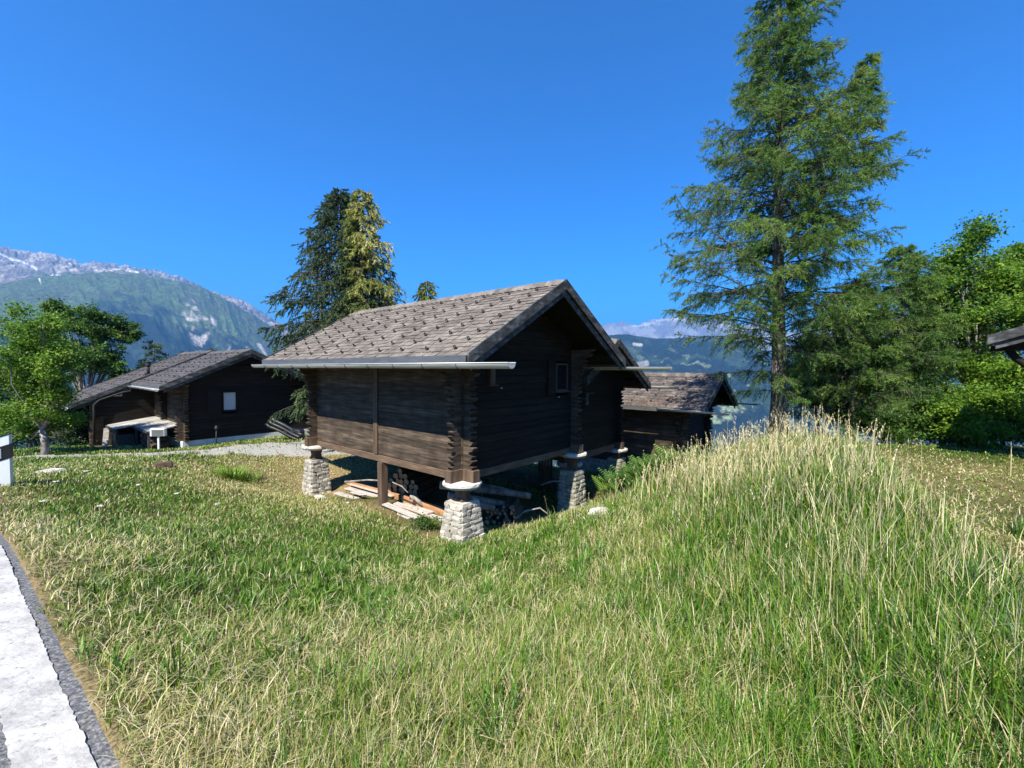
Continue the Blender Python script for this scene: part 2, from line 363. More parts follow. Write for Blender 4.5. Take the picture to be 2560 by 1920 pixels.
# ground: one sheet from under the camera to beyond the mountains
def groundz(X, Y, R, T):
    z = H(X, Y)
    z = z - .06 * ss(.02, .12, road_in(X, Y)) * (np.hypot(X, Y) < 70)
    z = z - .03 * ss(.0, .15, path_in(X, Y)) * (np.hypot(X, Y) < 40)
    return z
def make_ground():
    T = np.concatenate([np.linspace(-180, -60, 61)[:-1], np.linspace(-60, 60, 481), np.linspace(60, 180, 61)[1:]])
    R = np.concatenate([[.02], .25 * (16000 / .25) ** (np.linspace(0, 1, 420))])
    TT, RR = np.meshgrid(np.radians(T), R); X = RR * np.sin(TT); Y = RR * np.cos(TT)
    Z = groundz(X, Y, RR, TT); nr, n2 = X.shape
    i, j = np.meshgrid(np.arange(nr - 1), np.arange(n2 - 1), indexing='ij'); a = (i * n2 + j).ravel()
    Fq = np.stack([a + n2, a + n2 + 1, a + 1, a], -1)
    m, nt, p = newmat('meadow_soil'); L = nt.links
    tc = N(nt, 'ShaderNodeTexCoord')
    n1 = N(nt, 'ShaderNodeTexNoise'); n1.inputs['Scale'].default_value = .55; n1.inputs['Detail'].default_value = 5
    n2_ = N(nt, 'ShaderNodeTexNoise'); n2_.inputs['Scale'].default_value = 38; n2_.inputs['Detail'].default_value = 6; n2_.inputs['Roughness'].default_value = .7
    for q in (n1, n2_): L.new(tc.outputs['Object'], q.inputs['Vector'])
    at_ = N(nt, 'ShaderNodeAttribute', attribute_name='rnd')
    r1 = ramp(nt, [(.03, .05, .012), (.07, .085, .025), (.15, .125, .06)], [.35, .5, .66]); L.new(n1.outputs[0], r1.inputs[0])
    r2 = ramp(nt, [(.25, .25, .22), (.9, .85, .8), (1.5, 1.4, 1.2)], [.32, .5, .7]); L.new(n2_.outputs[0], r2.inputs[0])
    dry = mixrgb(nt, 'MIX', at_.outputs['Fac'], r1.outputs[0], (.31, .245, .14))
    c = mixrgb(nt, 'MULTIPLY', 1.0, dry, r2.outputs[0]); L.new(c, p.inputs['Base Color'])
    p.inputs['Roughness'].default_value = .95; p.inputs['Specular IOR Level'].default_value = .1
    b = N(nt, 'ShaderNodeBump'); b.inputs['Distance'].default_value = .03; b.inputs['Strength'].default_value = .8
    L.new(n2_.outputs[0], b.inputs['Height']); L.new(b.outputs[0], p.inputs['Normal'])
    V = np.stack([X, Y, Z], -1).reshape(-1, 3)
    o = np_mesh('ground', V, Fq, m, rnd=dryness(X, Y).ravel() * (np.hypot(X, Y).ravel() < 40), smooth=True)
    tag(o, kind='structure')
def bump2(x, y, cx, cy, rx, ry): return np.exp(-((x - cx) / rx) ** 2 - ((y - cy) / ry) ** 2)
def dryness(x, y):
    d = .30 + 1.25 * (fbm(x * .8, y * .8, 3, 21) - .48)
    d = d + .75 * bump2(x, y, -5.5, 12.3, 2.8, 2.6) + .35 * bump2(x, y, -4.2, 8.9, 1.8, .7) + .35 * bump2(x, y, -2.3, 7.7, 1.6, .5)
    d = d + .45 * bump2(x, y, -.6, 2.5, 1.3, .9) + .22 * bump2(x, y, .9, 3.6, 1.5, .8) + .35 * bump2(x, y, 2.2, 5.7, 1.0, 1.1)
    d = d - .38 * bump2(x, y, -3.6, 6.2, 2.6, 2.0) - .22 * bump2(x, y, 3.4, 3.2, 1.0, 1.4) - .25 * bump2(x, y, .8, 6.3, 1.6, .8) - .2 * bump2(x, y, -.8, 5.2, 2, 1)
    e = road_in(x, y); d = d + .5 * np.exp(-(np.clip(-e, 0, 9) / .22)) * (e < .2)
    d = d - .04 * ss(0, 1, x - 4.2 - (y - 3.6) * .5) + .16 * bump2(x, y, 3.9, 6.8, 2.2, 1.9) + .2 * bump2(x, y, 1.5, 1.9, 1.2, .5)
    return np.clip(d, 0, 1)
make_ground()

def strip(name, pts, wl, wr, nz, mats, off, step=.35, jag=0, kind='structure', wn=6):
    """ribbon draped on the terrain; wl/wr offsets to the left/right of the polyline"""
    P = np.array(pts, float); seg = np.hypot(*(P[1:] - P[:-1]).T); cum = np.concatenate([[0], np.cumsum(seg)])
    n = max(2, int(cum[-1] / step)); t = np.linspace(0, cum[-1], n)
    X = np.interp(t, cum, P[:, 0]); Y = np.interp(t, cum, P[:, 1])
    k = max(1, int(1.2 / step))
    if len(pts) > 2 and k > 1:
        ker = np.ones(2 * k + 1) / (2 * k + 1); Xp = np.pad(X, k, mode='edge'); Yp = np.pad(Y, k, mode='edge')
        Xs = np.convolve(Xp, ker, 'valid'); Ys = np.convolve(Yp, ker, 'valid'); Xs[0], Ys[0] = X[0], Y[0]; X, Y = Xs, Ys
    dx = np.gradient(X); dy = np.gradient(Y); l = np.hypot(dx, dy); nx, ny = -dy / l, dx / l
    W = np.linspace(0, 1, wn)[None]
    a = wl(t) if callable(wl) else np.full(n, wl); b = wr(t) if callable(wr) else np.full(n, wr)
    if jag: a = a + (RNG.random(n) - .5) * jag; b = b + (RNG.random(n) - .5) * jag
    O = a[:, None] * (1 - W) + b[:, None] * W
    XX = X[:, None] + nx[:, None] * O; YY = Y[:, None] + ny[:, None] * O
    ZZ = H(XX, YY) + off
    V = np.stack([XX, YY, ZZ], -1).reshape(-1, 3)
    i, j = np.meshgrid(np.arange(n - 1), np.arange(wn - 1), indexing='ij'); q = (i * wn + j).ravel()
    o = np_mesh(name, V, np.stack([q, q + wn, q + wn + 1, q + 1], -1), mats, smooth=True)
    return tag(o, kind=kind)
MT['asphalt'] = mat('worn_asphalt', [(.04, .04, .045), (.13, .13, .135), (.34, .34, .34)], (55, 55, 55), 0, .9, .9, .01, det=4)
MT['roadline'] = mat('white_road_paint', [(.16, .155, .145), (.47, .45, .42), (.56, .54, .505)], (34, 34, 34), 0, .7, .9, .008, pos=[.30, .40, .6], fine=(5, .72, 1.1))
MT['gravel'] = mat('pale_gravel', [(.12, .115, .10), (.30, .29, .265), (.50, .49, .46)], (26, 26, 26), 0, .95, .9, .02, det=5)
sg = 1 if RS > 0 else -1
strip('road', ROAD_EDGE, 0, sg * 5.6, 0, 'asphalt', -.012, step=.25, wn=12)
strip('road_edge_line', ROAD_EDGE[:7], sg * .11, sg * .32, 0, 'roadline', -.006, step=.028, jag=.010, wn=3)
strip('gravel_path', PATH, 1.9, -1.9, 0, 'gravel', -.016, step=.2, wn=12)

# ------------------------------------------------------------ building helpers (local x = across the gable, y = along the ridge)
def loft(mb, c, prof, mi=0):
    """square section post: prof = [(half width, z)...]"""
    V = []; n = len(prof)
    for w, z in prof: V += [(c[0] - w, c[1] - w, z), (c[0] + w, c[1] - w, z), (c[0] + w, c[1] + w, z), (c[0] - w, c[1] + w, z)]
    Fq = [(i * 4 + k, i * 4 + (k + 1) % 4, i * 4 + 4 + (k + 1) % 4, i * 4 + 4 + k) for i in range(n - 1) for k in range(4)]
    mb.add(V, Fq + [(3, 2, 1, 0), tuple(4 * (n - 1) + k for k in range(4))], mi)

class House:
    def __init__(s, name, label, cat, org, yaw, zb, group=None):
        s.c = (org[0], org[1]); s.zb = zb; s.yaw = yaw
        s.root = tag(empty(name, (org[0], org[1], zb), yaw), label, cat, group)
    def b(s, mb, name, mats, parent=None, bevel=0):
        return mb.build(name, mats, parent or s.root, (0, 0, s.zb) if True else 0, bevel)
    def world(s, x, y, z=0):
        c, n = math.cos(s.yaw), math.sin(s.yaw)
        return (s.c[0] + x * c - y * n, s.c[1] + x * n + y * c, z)
    def wall_y(s, x, sgn, y0, y1, z0, z1, mt, ch=.155, name='log_wall', breaks=()):
        """wall along y, outer face at x, outward = sgn"""
        m = MB(); z = z0; ys = [y0] + list(breaks) + [y1]
        while z < z1 - .02:
            t = min(z + ch, z1); j = random.uniform(-.003, .003)
            for a, b_ in zip(ys[:-1], ys[1:]):
                m.box(min(x + j, x - sgn * .1), max(x + j, x - sgn * .1), a, b_, z, t - .007)
            z += ch
        m.box(min(x - sgn * .015, x - sgn * .09), max(x - sgn * .015, x - sgn * .09), y0 + .01, y1 - .01, z0 + .01, z1 - .01)
        return s.b(m, name, mt)
    def wall_x(s, y, sgn, x0, x1, z0, zt, mt, ch=.155, name='gable_wall', holes=()):
        """gable wall: zt(x) gives the top; outward = sgn along y"""
        m = MB(); z = z0; zmax = max(zt(x0 + (x1 - x0) * i / 40) for i in range(41))
        while z < zmax - .01:
            t = z + ch; xs = [x0 + (x1 - x0) * i / 200 for i in range(201)]
            ok = [x for x in xs if zt(x) > z + .02]
            if not ok: break
            a, b_ = ok[0], ok[-1]; j = random.uniform(-.003, .003)
            ok2 = [x for x in xs if zt(x) > t - .007] or [(a + b_) / 2 - .01, (a + b_) / 2 + .01]
            a2, b2 = ok2[0], ok2[-1]; segs = [(a, b_, a2, b2)]
            for (h0, h1, g0, g1) in holes:
                if z < g1 and t > g0: segs = [(a, h0, a2, h0), (h1, b_, h1, b2)]
            yi, yo = y - sgn * .1, y + j
            for p, q, p2, q2 in segs:
                m.add([(p, yi, z), (q, yi, z), (q, yo, z), (p, yo, z), (p2, yi, t - .007), (q2, yi, t - .007), (q2, yo, t - .007), (p2, yo, t - .007)],
                      [(0, 3, 2, 1), (4, 5, 6, 7), (0, 1, 5, 4), (1, 2, 6, 5), (2, 3, 7, 6), (3, 0, 4, 7)])
            z += ch
        return s.b(m, name, mt)
    def console(s, x, y, dx, dy, z0, z1, flare=.5, th=.12, mt='log_h', zf=None):
        """carved corner bracket sticking out from (x,y) towards (dx,dy)"""
        mot = [(0, .19), (.05, .23), (.065, .14), (.12, .20), (.155, .24), (.17, .14), (.20, .20), (.23, .215), (.25, .13), (.30, .12), (.33, .22), (.385, .25), (.40, .15)]
        P = []; z = z0; zf = z1 - .75 if zf is None else zf
        while z < z1:
            for a, p in mot:
                if z + a < z1: P.append((z + a, p + flare * max(0, (z + a - zf) / (z1 - zf)) ** 1.6))
            z += .43
        P.append((z1, P[-1][1] + .03))
        poly = [(0, z0)] + [(p, zz) for zz, p in P] + [(0, z1)]
        nx, ny = -dy, dx
        m = MB(); a = .02
        sx = 1 if (nx + ny) > 0 else -1
        m.prism([(x + dx * p + abs(nx) * a, y + dy * p + abs(ny) * a, z) for p, z in poly], (abs(nx) * th, abs(ny) * th, 0))
        return s.b(m, 'corner_bracket', mt)
    def roof(s, xr, zr, slope, xe0, xe1, y0, y1, mt='slate', expo=.15, guards=None, ridge=True, fascia=True, skirt=True, yr=None, parent=None):
        """gable roof, ridge at xr,zr; eaves at xe0 (left) and xe1 (right)"""
        al = math.atan(slope); rf = MB()
        for xe, sg_ in ((xe0, 1), (xe1, -1)):
            if xe is None: continue
            ze = zr - slope * abs(xr - xe); d = Vector((sg_ * math.cos(al), 0, math.sin(al))); n = Vector((-sg_ * math.sin(al), 0, math.cos(al)))
            Ls = abs(xr - xe) / math.cos(al); o = Vector((xe, 0, ze))
            # deck
            P = [o - n * .075, o - n * .01, o + d * Ls - n * .01, o + d * Ls - n * .075]
            rf.prism([(p.x, y0 + .02, p.z) for p in P], (0, y1 - y0 - .04, 0), mi=1)
            r = 0; rows = int(Ls / expo) + 1
            for r in range(rows):
                s0 = r * expo - .02; y = y0 - random.uniform(0, .15)
                while y < y1:
                    w = random.uniform(.16, .27); a, b_ = max(y, y0), min(y + w - .006, y1)
                    if b_ - a > .03:
                        s1 = min(s0 + expo * 1.9, Ls + .01); jt = random.uniform(-.014, .012); c = random.uniform(.25, .5) * min(b_ - a, .14); lf = random.uniform(.024, .036)
                        sA = s0 + jt
                        pts = [(a, sA + random.uniform(0, .012), lf), (b_ - c, sA, lf), (b_, sA + c * .7, lf - .004), (b_, s1, .008), (a, s1, .008)]
                        vs = [o + d * q + n * hh + Vector((0, yy, 0)) for yy, q, hh in pts]
                        if sg_ < 0: vs = vs[::-1]
                        rf.prism([tuple(v_) for v_ in vs], tuple(-n * .013))
                    y += w
        if ridge:
            y = y0
            while y < y1 - .02:
                w = .17
                for sg_ in (1, -1):
                    d = Vector((sg_ * math.cos(al), 0, math.sin(al))); n = Vector((-sg_ * math.sin(al), 0, math.cos(al))); top = Vector((xr, 0, zr))
                    e = .055 if sg_ > 0 else .0
                    pr = [(y, -.23, .03), (y + w + .03, -.21, .055), (y + w + .10, e + .015, .06), (y + .05, e, .035)]
                    vs = [top + d * q + n * hh + Vector((0, min(yy, y1), 0)) for yy, q, hh in pr]
                    if sg_ < 0: vs = vs[::-1]
                    rf.prism([tuple(v_) for v_ in vs], tuple(-n * .016))
                y += w
        R = s.b(rf, 'roof', [mt, 'log_shaded'], parent)
        if guards:
            ny, ns, sg0 = guards; Ls = (xr - xe0) / math.cos(al); d = Vector((math.cos(al), 0, math.sin(al))); n = Vector((-math.sin(al), 0, math.cos(al)))
            m = MB(); m.tube([(0, 0, .0), (.0, -.022, .03), (.0, -.008, .058), (0, .024, .046), (0, .026, .02)], .010, 5, sm=False)
            m.box(-.02, .03, -.026, .026, 0, .010); first = None
            for a in range(ny):
                for b_ in range(ns):
                    yy = y0 + (a + .6) * (y1 - y0) / ny + (.0 if b_ % 2 else .03); q = sg0 + b_ * (Ls - sg0 - .35) / (ns - 1)
                    p = Vector((xe0, 0, zr - slope * (xr - xe0))) + d * q + n * .03; p.y = yy; p.z -= s.zb
                    if first is None: g = m.build('snow_guard', 'iron', R); first = g
                    else: g = first.copy(); COL.objects.link(g); g.parent = R
                    g.location = p; g.rotation_euler = (0, -al, 0)
        if fascia:
            for yy, sd in ((y0, -1), (y1, 1)):
                f1 = MB(); f2 = MB()
                for xe, sg_ in ((xe0, 1), (xe1, -1)):
                    if xe is None: continue
                    ze = zr - slope * abs(xr - xe)
                    for (mb, t0, t1, dep, ins) in ((f1, .05, -.115, .03, 0), (f2, -.12, -.23, .03, .05)):
                        k = 1 / math.cos(al); xa = xe + (0 if mb is f1 else sg_ * .10)
                        za = zr - slope * abs(xr - xa)
                        pl = [(xa, za + t0 * k), (xr, zr + t0 * k), (xr, zr + t1 * k), (xa, za + t1 * k)]
                        y_ = yy + sd * (.03 - ins)
                        mb.prism([(p[0] + (0.0006 if sg_ < 0 else 0), y_, p[1]) for p in pl], (0, -sd * dep, 0))
                s.b(f1, 'barge_board', 'trim'); s.b(f2, 'barge_board', 'trim')
            pl = MB()
            for xx in ([xe0 + .5, xr, xe1 - .5] if xe1 is not None else [xr]):
                zz = zr - slope * abs(xr - xx) - .12; pl.box(xx - .06, xx + .06, y0 + .10, y1 - .10, zz - .14, zz)
            s.b(pl, 'purlin', 'log_shaded')
        if skirt:
            for xe, sg_ in ((xe0, 1), (xe1, -1)):
                if xe is None: continue
                ze = zr - slope * abs(xr - xe); f = MB(); f.box(min(xe - sg_ * .02, xe - sg_ * .035), max(xe - sg_ * .02, xe - sg_ * .035), y0, y1 - .01, ze - .125, ze + .02)
                s.b(f, 'eave_flashing', 'flash')
        return R
    def gutter(s, x, z, y0, y1, r=.075, dz=0, name='gutter'):
        m = MB(); n = 10; V = []; Fq = []
        for i, y in enumerate((y0, y1)):
            for rr in (r, r - .008):
                for k in range(n + 1):
                    a = math.pi + math.pi * k / n; V.append((x + rr * math.cos(a), y, z + rr * math.sin(a) * 1.05 + dz * i))
        def I(i, w, k): return i * 2 * (n + 1) + w * (n + 1) + k
        for k in range(n): Fq += [(I(0, 0, k), I(0, 0, k + 1), I(1, 0, k + 1), I(1, 0, k)), (I(0, 1, k + 1), I(0, 1, k), I(1, 1, k), I(1, 1, k + 1))]
        for w in (0, n): Fq.append((I(0, 0, w), I(0, 1, w), I(1, 1, w), I(1, 0, w)))
        m.add(V, Fq, 0, False)
        m.tube([(x - r, y0, z), (x - r, y1, z + dz)], .009, 6); m.tube([(x + r, y0, z), (x + r, y1, z + dz)], .009, 6)
        for i, y in enumerate((y0, y1)):
            m.prism([(x + r * math.cos(math.pi + math.pi * k / n), y, z + r * 1.05 * math.sin(math.pi + math.pi * k / n) + dz * i) for k in range(n + 1)], (0, .006, 0))
        hk = m; y = y0 + 1.0
        while y < y1 - .1:
            zz = z + dz * (y - y0) / (y1 - y0)
            hk.tube([(x + 1.09 * r * math.cos(math.pi + math.pi * k / 8), y, zz + 1.14 * r * math.sin(math.pi + math.pi * k / 8)) for k in range(9)], .007, 4, mi=1, sm=False)
            y += .78
        return s.b(m, name, ['zinc', 'flash'])
    def pillar(s, x, y, zt, top, zg, w0=.20, w1=.27, mt='stone', seedv=1):
        """zt = underside of building; top = top of the masonry; zg = ground"""
        random.seed(seedv)
        st = MB(); loft(st, (x, y), [(w1 - .03, zg - .25), (w1 - .03, zg), (w0 - .02, top)], 1)
        z = zg - .12
        while z < top - .03:
            rh = min(random.uniform(.075, .12), top - z)
            t = (z - zg) / (top - zg); w = w1 + (w0 - w1) * max(0, min(1, t))
            for k in range(4):
                a = -w
                while a < w - .03:
                    l = random.uniform(.11, .26)
                    if w - a - l < .09: l = w - a
                    c = a + l / 2; dth = w - .035 + random.uniform(-.008, .012)
                    px, py = [(c, -dth), (dth, c), (-c, dth), (-dth, -c)][k]
                    rr = (l / 2 * 1.02, .055, rh / 2 * 1.04) if k % 2 == 0 else (.055, l / 2 * 1.02, rh / 2 * 1.04)
                    st.rock((x + px, y + py, z + rh / 2), rr, .12, random.uniform(-.06, .06), .36); a += l
            z += rh
        st.box(x - w0 - .01, x + w0 + .01, y - w0 - .01, y + w0 + .01, top - .035, top + .012, 0, .012)
        P = s.b(st, 'stone_pillar', [mt, 'mortar'])
        dk = MB(); dk.lathe([(.24, -.115), (.31, -.10), (.345, -.055), (.34, -.015), (.29, 0)], (x, y, zt), 26, jit=.008)
        s.b(dk, 'mushroom_stone', 'disc', P)
        nk = MB(); loft(nk, (x, y), [(.125, top + .012), (.125, top + .05), (.10, top + .07), (.092, (top + zt - .115) / 2), (.115, zt - .118)])
        s.b(nk, 'wooden_stub', 'post', P, .006)
        return P
    def window(s, x0, x1, z0, z1, y, sgn=-1, fr='frame', gl='glass', bars=0, axis='y', sill=True):
        f = MB(); w = .04; ya, yb = y + sgn * .02, y - sgn * .05
        A, B = min(ya, yb), max(ya, yb)
        def bx(a, b_, c, d, e=0, m=f):
            if axis == 'y': m.box(a, b_, A - (e if sgn < 0 else 0), B + (e if sgn > 0 else 0), c, d)
            else: m.box(A - (e if sgn < 0 else 0), B + (e if sgn > 0 else 0), a, b_, c, d)
        bx(x0, x0 + w, z0, z1); bx(x1 - w, x1, z0, z1); bx(x0 + w, x1 - w, z0, z0 + w); bx(x0 + w, x1 - w, z1 - w, z1)
        if sill: bx(x0 - .04, x1 + .04, z0 - .03, z0 - .001, .05)
        if bars:
            c = (x0 + x1) / 2; e = (z0 + z1) / 2; bx(c - .011, c + .011, z0 + w, z1 - w); bx(x0 + w, c - .011, e - .011, e + .011); bx(c + .011, x1 - w, e - .011, e + .011)
        W_ = s.b(f, 'window', fr); g = MB(); yy = y - sgn * .012
        if axis == 'y': g.box(x0 + w, x1 - w, min(yy, yy - sgn * .01), max(yy, yy - sgn * .01), z0 + w, z1 - w)
        else: g.box(min(yy, yy - sgn * .01), max(yy, yy - sgn * .01), x0 + w, x1 - w, z0 + w, z1 - w)
        s.b(g, 'pane', gl, W_); return W_

YAW = 0.8685
u_ = Vector((-math.sin(YAW), math.cos(YAW), 0)); v_ = Vector((math.cos(YAW), math.sin(YAW), 0))
C1 = Vector((-0.860, 7.5, 0))

# ------------------------------------------------------------ granary on mushroom stones
def granary():
    A = House('granary', 'dark timber granary raised on stone pillars, nearest building, shingled roof sunlit', 'granary', C1, YAW, h(C1.x, C1.y))
    Wd, L = 3.62, 5.5; zw = -1.825; xr, zr, sl_ = 1.84, 1.67, .573
    zt = lambda x: zr - .10 - sl_ * abs(x - xr)
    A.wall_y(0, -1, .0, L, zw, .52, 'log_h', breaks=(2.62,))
    A.wall_y(Wd, 1, .0, L, zw, .52, 'log_shaded', name='log_wall')
    A.wall_x(0, -1, .1, Wd - .1, zw, zt, 'log_shaded', holes=((2.83, 3.33, -.50, .15),))
    A.wall_x(L, 1, .1, Wd - .1, zw, zt, 'log_shaded')
    b_ = MB(); b_.box(-.035, -.004, 2.60, 2.74, zw, .5); A.b(b_, 'wall_batten', 'post')
    fl = MB(); fl.box(.02, Wd - .02, .02, L - .02, zw - .045, zw - .01); A.b(fl, 'floor', 'log_shaded')
    for nm, q in (('sill_beam', (-.022, .14, .162, L - .162)), ('sill_beam', (Wd - .14, Wd + .02, .162, L - .162))):
        m = MB(); m.box(q[0], q[1], q[2], q[3], -1.975, zw - .012); A.b(m, nm, 'beam', bevel=.006)
    for y in (.0, L - .16):
        m = MB(); m.box(.165, Wd - .165, y - .012, y + .15, -1.975, zw - .012); A.b(m, 'sill_beam', 'beam', bevel=.006)
    cz = -1.745
    for cx, dx in ((0, -1), (Wd, 1)):
        for cy, dy in ((0, -1), (L, 1)):
            xa, xb = (cx - .27, cx + .16) if dx < 0 else (cx - .16, cx + .27); ya, yb = (cy, cy + .16) if dy < 0 else (cy - .16, cy)
            m = MB(); m.box(xa, xb, ya, yb, -1.955, cz)
            yc, yd = (cy - .27, cy - .003) if dy < 0 else (cy + .003, cy + .27); xc, xd = (cx, cx + .16) if dx < 0 else (cx - .16, cx)
            m.box(xc, xd, yc, yd, -1.953, cz - .003); A.b(m, 'corner_block', 'post', bevel=.007)
            yy = cy if dy < 0 else cy - .16; xx = cx if dx < 0 else cx - .16
            A.console(cx, yy, dx, 0, cz, .17, .34); A.console(xx, cy, 0, dy, cz, .46, .36)
            zt_, gx = (-2.31 if cy == 0 and cx == 0 else -2.34), A.world(cx, cy)
            A.pillar(cx + dx * -.02, cy + dy * -.02, -1.957, zt_ if cx == 0 else -2.40, h(gx[0], gx[1]), mt='stone' if cx == 0 else 'stone_grey', seedv=3 + cy * 2 + cx, w1=.275 if cy == 0 and cx == 0 else .255)
    random.seed(8)
    R = A.roof(xr, zr, sl_, -.75, 4.42, -.9, 6.75, guards=(11, 9, .22))
    A.gutter(-.87, .085, -1.86, 7.0); A.gutter(4.55, .06, -1.95, 6.9, .065)
    m = MB(); px, py = A.world(.02, 2.5)[:2]; m.box(-.06, .10, 2.40, 2.56, h(px, py) - .05, -1.976); A.b(m, 'support_post', 'post', bevel=.008)
    A.window(2.84, 3.32, -.49, .14, 0)
    m = MB(); m.box(2.50, 2.80, -.045, -.012, -.56, .20); A.b(m, 'shutter', 'log_shaded')
    m = MB(); m.box(.62, .76, -.09, -.005, -.28, .02); m.box(.58, .80, -.13, -.005, -.31, -.285); A.b(m, 'wall_bracket', 'post')
    for x, z in ((1.0, -.36), (2.95, -.62)):
        m = MB(); m.lathe([(.001, -.012), (.018, -.008), (.018, .008), (.001, .012)], (x, -.02, z), 8); A.b(m, 'knob', 'paint')
    return A
G = granary()

def granary2():
    o = C1 + v_ * 4.62 + u_ * .75
    A = House('granary', 'second dark granary close behind the nearest one, only its right gable half showing', 'granary', o, YAW, h(o.x, o.y))
    Wd, L = 2.75, 4.6; zw = -2.30; xr, zr, sl_ = 1.28, .80, .575
    zt = lambda x: zr - .10 - sl_ * abs(x - xr)
    A.wall_y(0, -1, 0, L, zw, -.05, 'log_h'); A.wall_y(Wd, 1, 0, L, zw, -.1, 'log_shaded')
    A.wall_x(0, -1, .1, Wd - .1, zw, zt, 'log_shaded'); A.wall_x(L, 1, .1, Wd - .1, zw, zt, 'log_shaded')
    fl = MB(); fl.box(.02, Wd - .02, .02, L - .02, zw - .045, zw - .01); A.b(fl, 'floor', 'log_shaded')
    for a in ((-.02, .14, .16, L - .16), (Wd - .14, Wd + .02, .16, L - .16), (.165, Wd - .165, -.012, .15), (.165, Wd - .165, L - .15, L + .01)):
        m = MB(); m.box(*a, -2.49, zw - .012); A.b(m, 'sill_beam', 'beam')
    for cx, dx in ((0, -1), (Wd, 1)):
        for cy, dy in ((0, -1), (L, 1)):
            m = MB(); xa, xb = (cx - .25, cx + .15) if dx < 0 else (cx - .15, cx + .25); ya, yb = (cy, cy + .15) if dy < 0 else (cy - .15, cy)
            m.box(xa, xb, ya, yb, -2.47, -2.26)
            xc, xd = (cx, cx + .15) if dx < 0 else (cx - .15, cx); yc, yd = (cy - .25, cy - .003) if dy < 0 else (cy + .003, cy + .25)
            m.box(xc, xd, yc, yd, -2.468, -2.263); A.b(m, 'corner_block', 'post')
            A.console(cx, cy if dy < 0 else cy - .15, dx, 0, -2.26, -.42, .2, mt='log_shaded'); A.console(cx if dx < 0 else cx - .15, cy, 0, dy, -2.26, -.02, .3, mt='log_shaded')
            gx = A.world(cx, cy); A.pillar(cx, cy, -2.472, -2.80, h(gx[0], gx[1]), .2, .24, 'stone_grey', 20 + int(cx + cy))
    random.seed(9)
    A.roof(xr, zr, sl_, -.45, 3.5, -.75, 5.2)
    A.gutter(3.62, -.52, -1.6, 5.2, .06)
    lb = MB(); lb.box(.55, .70, -.16, -.005, -.98, -.66); lb.box(.50, .78, -.30, -.005, -.655, -.63); A.b(lb, 'wall_lamp', 'trim')
granary2()

def barn3():
    o = C1 + v_ * 9.6 + u_ * (-.52)
    A = House('barn', 'low dark barn behind the grassy mound, needle strewn roof under the larch branches', 'barn', o, YAW, h(o.x, o.y))
    Wd, L = 2.75, 4.8; zw = -3.42; xr, zr, sl_ = 1.38, -.17, .545
    zt = lambda x: zr - .10 - sl_ * abs(x - xr)
    A.wall_y(0, -1, 0, L, zw, -1.0, 'log_h', ch=.19); A.wall_y(Wd, 1, 0, L, zw, -1.0, 'log_shaded', ch=.19)
    A.wall_x(0, -1, .1, Wd - .1, zw, zt, 'log_shaded', ch=.19); A.wall_x(L, 1, .1, Wd - .1, zw, zt, 'log_shaded', ch=.19)
    for cx, dx in ((0, -1), (Wd, 1)):
        A.console(cx, 0, dx, 0, zw, -1.32, .15); A.console(cx if dx < 0 else cx - .15, 0, 0, -1, zw, -1.0, .3)
    m = MB(); m.box(-.06, Wd + .06, -.06, L + .06, -4.1, zw - .005); A.b(m, 'stone_footing', 'stone')
    random.seed(10)
    A.roof(xr, zr, sl_, -.6, 3.35, -.9, 5.4, mt='slate_moss', expo=.17, guards=(9, 5, .3))
    A.gutter(-.72, -1.30, -1.6, .6, .05, dz=.03)
    A.gutter(3.45, -1.25, -1.6, 5.2, .05)
    # drifts of fallen needles on the shingles
    al = math.atan(sl_); nd = MB(); random.seed(4)
    for i in range(420):
        y = random.choice([random.gauss(1.2, .9), random.uniform(-.6, 4.5)]); q = abs(random.gauss(.3, .35)) + .02
        if q > 2.1: continue
        x = -.6 + q * math.cos(al); z = zr - sl_ * (xr - x) + .035; a = random.uniform(0, 6.3); l = random.uniform(.03, .12); w = random.uniform(.003, .008)
        nd.add([(x + math.cos(a) * l, y + math.sin(a) * l, z + math.cos(a) * l * sl_), (x - math.sin(a) * w, y + math.cos(a) * w, z + .008), (x - math.cos(a) * l, y - math.sin(a) * l, z - math.cos(a) * l * sl_), (x + math.sin(a) * w, y - math.cos(a) * w, z + .006)], [(0, 1, 2, 3)])
    MT['needlelitter'] = mat('fallen_needles', [(.16, .08, .04), (.28, .16, .09), (.36, .25, .16)], (5, 5, 5), .3, .9, 0)
    tag(A.b(nd, 'fallen_needles', 'needlelitter'), kind='stuff')
barn3()

